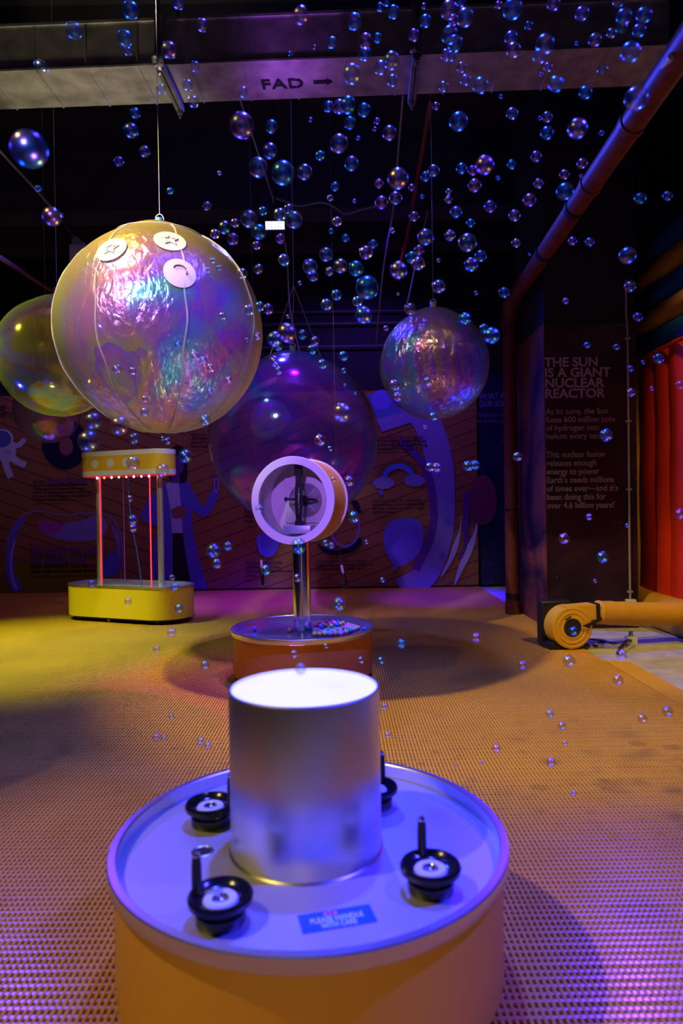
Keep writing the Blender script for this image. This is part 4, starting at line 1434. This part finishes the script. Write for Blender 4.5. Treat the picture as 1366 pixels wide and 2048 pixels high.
inf = empty('inflatable_wall', (3.62, 8.0, 0), 'tall red inflatable wall with blue and yellow striped top at far right', 'inflatable')
for k in range(10):
    bm = B()
    y = -0.16 - k * 0.34
    pts = [(0.42, y, 0.20 + i * (3.10 - .20) / 16) for i in range(17)]
    tube(bm, pts, [.50 + .006 * sin(i) for i in range(17)], 48)
    obj('red_tube', bm, M['red_vinyl'], inf)
bm = B(); tube(bm, smooth_pts([(-.10, .12, .20), (-.12, -.5, .18), (-.10, -1.8, .19), (-.10, -3.5, .2)], 6), [.19] * 19, 24); obj('base_tube', bm, M['yellow_vinyl'], inf)
zs = [(3.22, 'blue_vinyl'), (3.48, 'yellow_vinyl'), (3.74, 'blue_vinyl'), (4.0, 'yellow_vinyl'), (4.26, 'blue_vinyl')]
for z_, mm in zs:
    bm = B(); tube(bm, [(0.06, .10, z_), (0.06, -3.5, z_)], .155, 24); obj('stripe_tube', bm, M[mm], inf)
bm = B(); tube(bm, [(0.0, .24, .2), (0.0, .24, 4.1)], .10, 20); obj('corner_post', bm, M['yellow_vinyl'], inf)
bm = B(); tube(bm, [(-.10, -.0, 3.06), (-.10, -3.5, 3.06)], .02, 10); obj('red_piping', bm, M['red_vinyl'], inf)

# conduit on the column
cz = PY0 - 0.03
a, b_ = ony(1251, 668, cz), ony(1264, 1198, cz)
xm = (a.x + b_.x) / 2
dc = empty('conduit_drop', (xm, cz, 0), 'thin grey vertical conduit on the column beside the sun text', 'conduit')
bm = B(); tube(bm, [(0, 0, b_.z), (0, 0, a.z), (-.005, .02, a.z + .25), (0, .02, a.z + .6)], .012, 10); obj('tube_run', bm, M['conduit'], dc)
for z_ in (a.z - .05, (a.z + b_.z) / 2 + .5, (a.z + b_.z) / 2 - .25, b_.z + .08):
    bm = B(); rbox(bm, -.03, .03, -.014, .016, z_ - .01, z_ + .01, .003); obj('saddle_clip', bm, M['conduit'], dc)
bm = B(); rbox(bm, -.05, .05, -.05, .026, b_.z - .10, b_.z, .006); obj('socket_box', bm, M['white'], dc)
# floor socket and wires behind the hose
q = onz(1262, 1290, 0.0)
bm = B(); rbox(bm, -.05, .05, -.04, .04, 0, .085, .008)
fs = obj('floor_socket', bm, M['white'], None); fs.location = q
tag(fs, 'small white floor socket box on the bare concrete under the hose', 'socket')
bm = B(); tube(bm, [(0, 0, .08), (0, 0, .13)], .02, 10); obj('plug', bm, M['conduit'], fs)
rw = random.Random(5)
for i in range(5):
    pts = [q + Vector((-.03, 0, .012 + .002 * i))]
    x, y = q.x - .08, q.y
    for k in range(7):
        x -= rw.uniform(.03, .10)
        y += rw.uniform(-.10, .12)
        pts.append(Vector((max(x, 2.42), min(max(y, 6.0), 7.2), .012 + .008 * (k % 2) + .004 * i)))
    bm = B(); tube(bm, smooth_pts(pts, 6), .007, 6)
    tag(obj('power_cord', bm, M['black'] if i < 3 else M['conduit'], None), 'tangled black power cord on the concrete beside the floor socket' if i < 3 else 'pale grey power cord on the concrete beside the floor socket', 'cord', 'black cords under the hose' if i < 3 else 'grey cords under the hose')
q2 = onz(1235, 1306, 0.02)
bm = B(); tube(bm, smooth_pts([q + Vector((-.02, -.04, .05)), q.lerp(q2, .4) + Vector((0, 0, .06)), q2], 6), .014, 8)
tag(obj('power_cord', bm, M['black'], None), 'short thick black cord bending from the floor socket towards the mat', 'cord')

# bubble wands hanging on strings
for (x, y0, y1, x1, lab) in ((523, 1121, 1170, 525, 'black handled bubble wand hanging left of the chrome post'), (683, 1131, 1178, 693, 'black handled bubble wand hanging right of the chrome post')):
    d_ = 6.08
    a, b_ = at(x, y0, d_), at(x1, y1, d_)
    wv = empty('bubble_wand', a, lab, 'wand', 0, 'hanging bubble wands')
    v = (b_ - a)
    bm = B(); tube(bm, [v * .32, v * .36, v * .9, v], [.014, .018, .018, .013], 14); obj('handle', bm, M['gloss_black'], wv)
    bm = B(); tube(bm, [v * -.02, v * .02, v * .34], [.010, .013, .012], 12); obj('ferrule', bm, mat('pinkish_ferrule', (.7, .55, .65), .35), wv)
    bm = B(); tube(bm, [Vector((0, 0, 0)), at(x - 8, y0 - 70, d_) - a, Vector((-.06, .0, 6.4 - a.z))], .0006, 5); obj('cord', bm, M['cable'], wv)

# ------------------------------------------------------------------ soap bubbles
BUB = [(147, 61, 15), (261, 20, 15), (250, 76, 14), (255, 102, 8), (82, 133, 13), (338, 100, 14), (404, 50, 11), (356, 3, 13), (602, 30, 15), (664, 85, 10), (390, 133, 9),
(322, 178, 9), (375, 170, 10), (386, 203, 11), (486, 184, 9), (270, 226, 9), (262, 261, 13), (58, 298, 33), (289, 303, 10), (238, 323, 9), (484, 251, 23), (543, 253, 12), (540, 302, 14),
(517, 335, 18), (566, 346, 22), (609, 344, 14), (640, 311, 9), (657, 213, 10), (679, 213, 13), (678, 287, 17), (340, 382, 6), (414, 412, 8), (76, 377, 6), (670, 373, 8), (660, 396, 6), (439, 346, 4), (621, 239, 4), (629, 94, 4), (579, 107, 4),
(709, 43, 14), (760, 14, 7), (773, 3, 8), (787, 24, 11), (848, 12, 5), (851, 42, 11), (755, 76, 8), (731, 82, 13), (730, 108, 12), (783, 121, 15), (828, 70, 10), (898, 20, 16), (907, 40, 9), (922, 3, 9), (930, 35, 16), (997, 10, 7), (1025, 18, 18), (1107, 7, 12), (1238, 1, 12), (1164, 27, 13),
(1248, 33, 14), (1243, 56, 11), (1288, 30, 14), (1278, 61, 12), (1223, 66, 9), (1190, 80, 12), (1153, 87, 4), (1057, 51, 8), (899, 70, 15), (910, 87, 14), (892, 110, 10), (902, 112, 9), (1022, 75, 12), (1027, 100, 13), (1090, 88, 17), (1080, 112, 13), (1096, 134, 8), (1082, 149, 4), (1261, 104, 18), (1205, 139, 10),
(704, 148, 17), (762, 135, 13), (785, 161, 10), (923, 135, 9), (931, 160, 10), (887, 173, 9), (961, 171, 14), (1112, 168, 14), (1171, 185, 12), (1272, 197, 22), (1002, 193, 4), (696, 210, 15), (728, 220, 12), (700, 246, 11), (779, 266, 13), (872, 212, 7), (754, 242, 6), (750, 258, 4), (716, 276, 4), (703, 327, 13), (917, 243, 17), (1024, 227, 11), (1094, 234, 10), (1080, 236, 4), (1094, 266, 12), (1155, 257, 18), (1203, 266, 5), (1072, 313, 10), (1023, 329, 8), (969, 330, 17), (945, 341, 9), (923, 337, 10), (949, 371, 12), (996, 356, 4), (867, 341, 11), (851, 353, 9), (796, 357, 19), (823, 375, 6), (758, 367, 8), (791, 396, 12), (763, 405, 12), (709, 402, 4), (897, 383, 5), (897, 399, 7), (844, 393, 4), (912, 424, 11), (980, 413, 11), (1059, 400, 12), (1130, 383, 16), (1077, 367, 9), (1129, 349, 9), (1164, 327, 10), (1163, 352, 4), (1280, 397, 11), (1335, 392, 9),
(104, 433, 17), (430, 468, 9), (449, 455, 12), (470, 446, 8), (466, 478, 11), (498, 438, 16), (526, 422, 8), (518, 464, 14), (513, 491, 8), (560, 429, 12), (577, 418, 9), (588, 440, 16), (560, 477, 9), (568, 520, 11), (517, 538, 9), (620, 533, 14), (626, 552, 10), (652, 509, 13), (659, 543, 8), (681, 532, 13), (674, 443, 9), (662, 462, 5), (673, 590, 10), (653, 609, 11), (600, 566, 4), (484, 547, 10), (425, 521, 5), (438, 536, 5), (415, 540, 5), (498, 620, 10), (520, 613, 9), (536, 618, 10), (445, 632, 7), (515, 673, 7), (494, 680, 4), (574, 666, 18), (549, 678, 14), (556, 692, 9), (605, 669, 9), (630, 682, 9), (624, 699, 9), (645, 728, 9), (549, 722, 10), (557, 741, 8), (576, 633, 4),
(356, 689, 7), (390, 712, 9), (407, 720, 7), (421, 736, 8), (234, 738, 9), (265, 742, 7), (457, 760, 7), (420, 782, 6), (289, 798, 6), (289, 824, 8), (410, 840, 11),
(186, 842, 16), (177, 882, 20), (239, 851, 18), (268, 877, 11), (325, 877, 4), (335, 882, 7), (371, 912, 13), (325, 941, 13), (266, 926, 13), (260, 997, 6), (265, 1040, 10), (266, 1056, 8), (427, 1101, 14), (456, 1092, 9), (434, 1127, 10), (344, 1155, 6), (183, 1168, 8), (256, 1203, 7), (358, 1217, 9), (343, 1265, 9), (313, 1298, 7), (350, 1173, 8),
(687, 712, 9), (688, 741, 5), (684, 825, 18), (640, 880, 11), (660, 897, 5), (519, 1018, 8), (597, 1092, 15), (651, 1086, 6), (663, 1091, 6), (708, 1034, 11), (698, 962, 10), (667, 959, 5), (733, 1084, 4), (711, 787, 3), (690, 770, 3), (532, 1140, 10), (595, 1156, 8),
(678, 1208, 13), (803, 1287, 9), (588, 1308, 8), (652, 1292, 5), (722, 1320, 7), (762, 1321, 7), (769, 1413, 7), (601, 1338, 11), (410, 1330, 9), (765, 1160, 5),
(828, 433, 9), (785, 461, 5), (691, 476, 7), (851, 474, 15), (900, 471, 10), (935, 485, 17), (961, 512, 11), (942, 529, 13), (941, 446, 8), (1029, 431, 11), (1032, 486, 8), (1059, 509, 3), (1145, 482, 8), (1179, 484, 8), (1255, 511, 16), (1260, 573, 11), (1131, 602, 6), (1276, 634, 9), (1008, 585, 10), (952, 586, 4), (877, 573, 13), (797, 540, 16), (823, 515, 11), (836, 527, 13), (838, 500, 9), (877, 521, 4), (746, 488, 8), (732, 505, 13), (712, 537, 14), (734, 575, 22), (715, 603, 10), (727, 630, 16), (820, 618, 11), (796, 588, 3), (772, 656, 5), (930, 637, 11), (968, 657, 9), (983, 671, 15),
(790, 770, 11), (795, 794, 9), (855, 763, 8), (867, 833, 8), (850, 854, 4), (820, 697, 5), (1174, 690, 6), (1233, 694, 6), (1261, 737, 6), (1262, 785, 8), (1317, 717, 10), (1304, 777, 4), (1360, 770, 8), (1286, 725, 4),
(1212, 870, 12), (1035, 913, 9), (1178, 1034, 6), (1128, 1077, 10), (1205, 1114, 11), (1190, 1162, 4), (1254, 1051, 4), (1360, 1028, 9), (1147, 1262, 8), (1045, 1330, 8), (1138, 1322, 12), (1243, 1310, 10), (1236, 1360, 10), (1335, 1423, 10), (1100, 1428, 8), (1124, 1452, 8), (993, 1497, 8), (1102, 1524, 9), (1147, 1586, 5), (1285, 1437, 9), (1130, 1486, 5), (963, 1525, 4),
(860, 934, 9), (873, 935, 9), (936, 932, 10), (950, 930, 9), (952, 1275, 9), (913, 1530, 4), (775, 1470, 6), (313, 1474, 8), (328, 1475, 6), (401, 1482, 8), (416, 1491, 7), (343, 1432, 6)]
# what each bubble floats in front of: x0, y0, x1, y1, phrase
ZONES = [(0, 0, 300, 215, 'over the left end of the duct'), (300, 0, 480, 215, 'around the left duct hanger'), (480, 0, 692, 190, 'around the FAD stencil'),
         (692, 0, 790, 200, 'left of the right duct hanger'), (790, 0, 912, 200, 'on the duct at its right hanger'), (912, 0, 980, 200, 'on the duct right of its right hanger'),
         (980, 0, 1130, 200, 'over the duct towards its right end'), (1130, 0, 1366, 230, 'where the duct meets the red pipe'),
         (0, 215, 300, 460, 'in the dark upper left below the duct'), (300, 215, 425, 440, 'beside the string of the biggest balloon'), (425, 190, 630, 380, 'in the dark below the FAD stencil'),
         (630, 190, 740, 345, 'in the dark under the stencil arrow'), (740, 190, 900, 300, 'in the dark below the right duct hanger'), (900, 190, 1000, 400, 'in the dark left of the overhead pipe'),
         (1000, 190, 1110, 300, 'high up left of the overhead pipe'), (1110, 200, 1366, 420, 'around the overhead run of red pipe'), (1000, 300, 1110, 420, 'left of the overhead pipe couplings'),
         (740, 300, 900, 410, 'around the two descending cables'), (630, 345, 740, 480, 'along the wavy cable'), (425, 380, 545, 500, 'left of the LED floodlight'),
         (545, 380, 630, 500, 'around the LED floodlight'), (630, 470, 700, 620, 'in the dark below the wavy cable'), (545, 500, 630, 600, 'in the dark below the LED floodlight'),
         (700, 480, 765, 650, 'in the dark left of the gold balloon'), (765, 400, 880, 580, 'in the dark above the gold balloon'), (880, 400, 1000, 600, 'in the dark right above the gold balloon'),
         (1000, 420, 1200, 620, 'beside the elbow of the red pipe'), (1200, 420, 1366, 660, 'beside the striped inflatable top'), (765, 580, 1000, 690, 'around the top of the gold balloon'),
         (400, 500, 545, 640, 'at the biggest balloon\'s upper right edge'), (540, 600, 660, 760, 'on the strings above the clear purple balloon'), (400, 640, 535, 900, 'over the right side of the biggest balloon'),
         (210, 640, 400, 870, 'over the biggest balloon\'s lower left'), (150, 820, 300, 905, 'between lowest left balloon and header'), (150, 870, 390, 1000, 'at the yellow header of the frame'),
         (150, 980, 390, 1160, 'between the posts of the bubble frame'), (150, 1140, 390, 1310, 'over the yellow oval base'), (390, 1050, 480, 1150, 'in front of the painted coat'),
         (660, 690, 720, 860, 'on the right side of the clear purple balloon'), (760, 690, 980, 870, 'over the gold balloon'), (480, 860, 720, 1060, 'around the round fan housing'), (480, 1060, 800, 1230, 'along the chrome post'),
         (380, 1230, 780, 1430, 'over the orange drum and the cylinder top'), (820, 900, 980, 960, 'in front of the mural right of the rainbow'), (1150, 680, 1270, 1000, 'over the sun text panel'), (1270, 680, 1366, 1100, 'over the red inflatable'),
         (1000, 880, 1270, 1200, 'over the lower galaxy panel'), (780, 1230, 1060, 1420, 'over the round shadow on the mat'), (1060, 1230, 1260, 1400, 'by the yellow blower'),
         (1060, 1400, 1366, 1600, 'low over the right of the mat'), (760, 1450, 1010, 1600, 'low over the mat beyond the nearest drum'), (200, 1380, 440, 1600, 'low over the left of the mat')]
zmap = {}
for (x, y, r_) in BUB:
    for i, (x0, y0, x1, y1, ph_) in enumerate(ZONES):
        if x0 <= x < x1 and y0 <= y < y1:
            zmap.setdefault(i, []).append((x, y, r_))
            break
    else:
        zmap.setdefault(-1, []).append((x, y, r_))
        print('no zone', x, y)
bm = B(); sphere(bm, 1.0, 32, 20)
bub_me = bpy.data.meshes.new('soap_bubble'); bm.to_mesh(bub_me); bm.free()
for p_ in bub_me.polygons:
    p_.use_smooth = True
bub_me.materials.append(M['bubble'])
ORD = ['leftmost', 'second from left', 'third from left', 'fourth from left', 'fifth from left', 'sixth from left', 'seventh from left', 'eighth from left', 'ninth from left', 'tenth from left',
       'eleventh from left', 'twelfth from left', 'thirteenth from left', 'fourteenth from left']
rbub = random.Random(11)
for zi, lst in zmap.items():
    ph_ = ZONES[zi][4] if zi >= 0 else 'in the dark'
    lst.sort()
    for k, (x, y, r_) in enumerate(lst):
        size = 'tiny' if r_ < 6 else 'small' if r_ < 10 else 'large' if r_ >= 16 else 'medium'
        d_ = rbub.uniform(2.6, 3.9) if r_ < 14 else rbub.uniform(2.2, 3.2)
        if r_ < 6:
            d_ = rbub.uniform(3.4, 4.0)
        if r_ > 30:
            d_ = 1.7
        if x > 1250 and y < 260:
            d_ = min(d_, 2.9)
        if y > 1010:
            d_ = min(d_, 0.80 * 1.4 * F / (y - 1005))
        if (x, y) == (601, 1338):
            d_ = 1.72
        o = bpy.data.objects.new('soap_bubble', bub_me)
        COL.objects.link(o)
        o.location = at(x, y, d_)
        rr = r_ * d_ / F * 1.06
        o.scale = (rr, rr, rr)
        who = ORD[k] if len(lst) > 1 else 'alone'
        tag(o, '%s soap bubble, %s %s' % (size, who, ph_), 'soap bubble', 'soap bubbles ' + ph_)
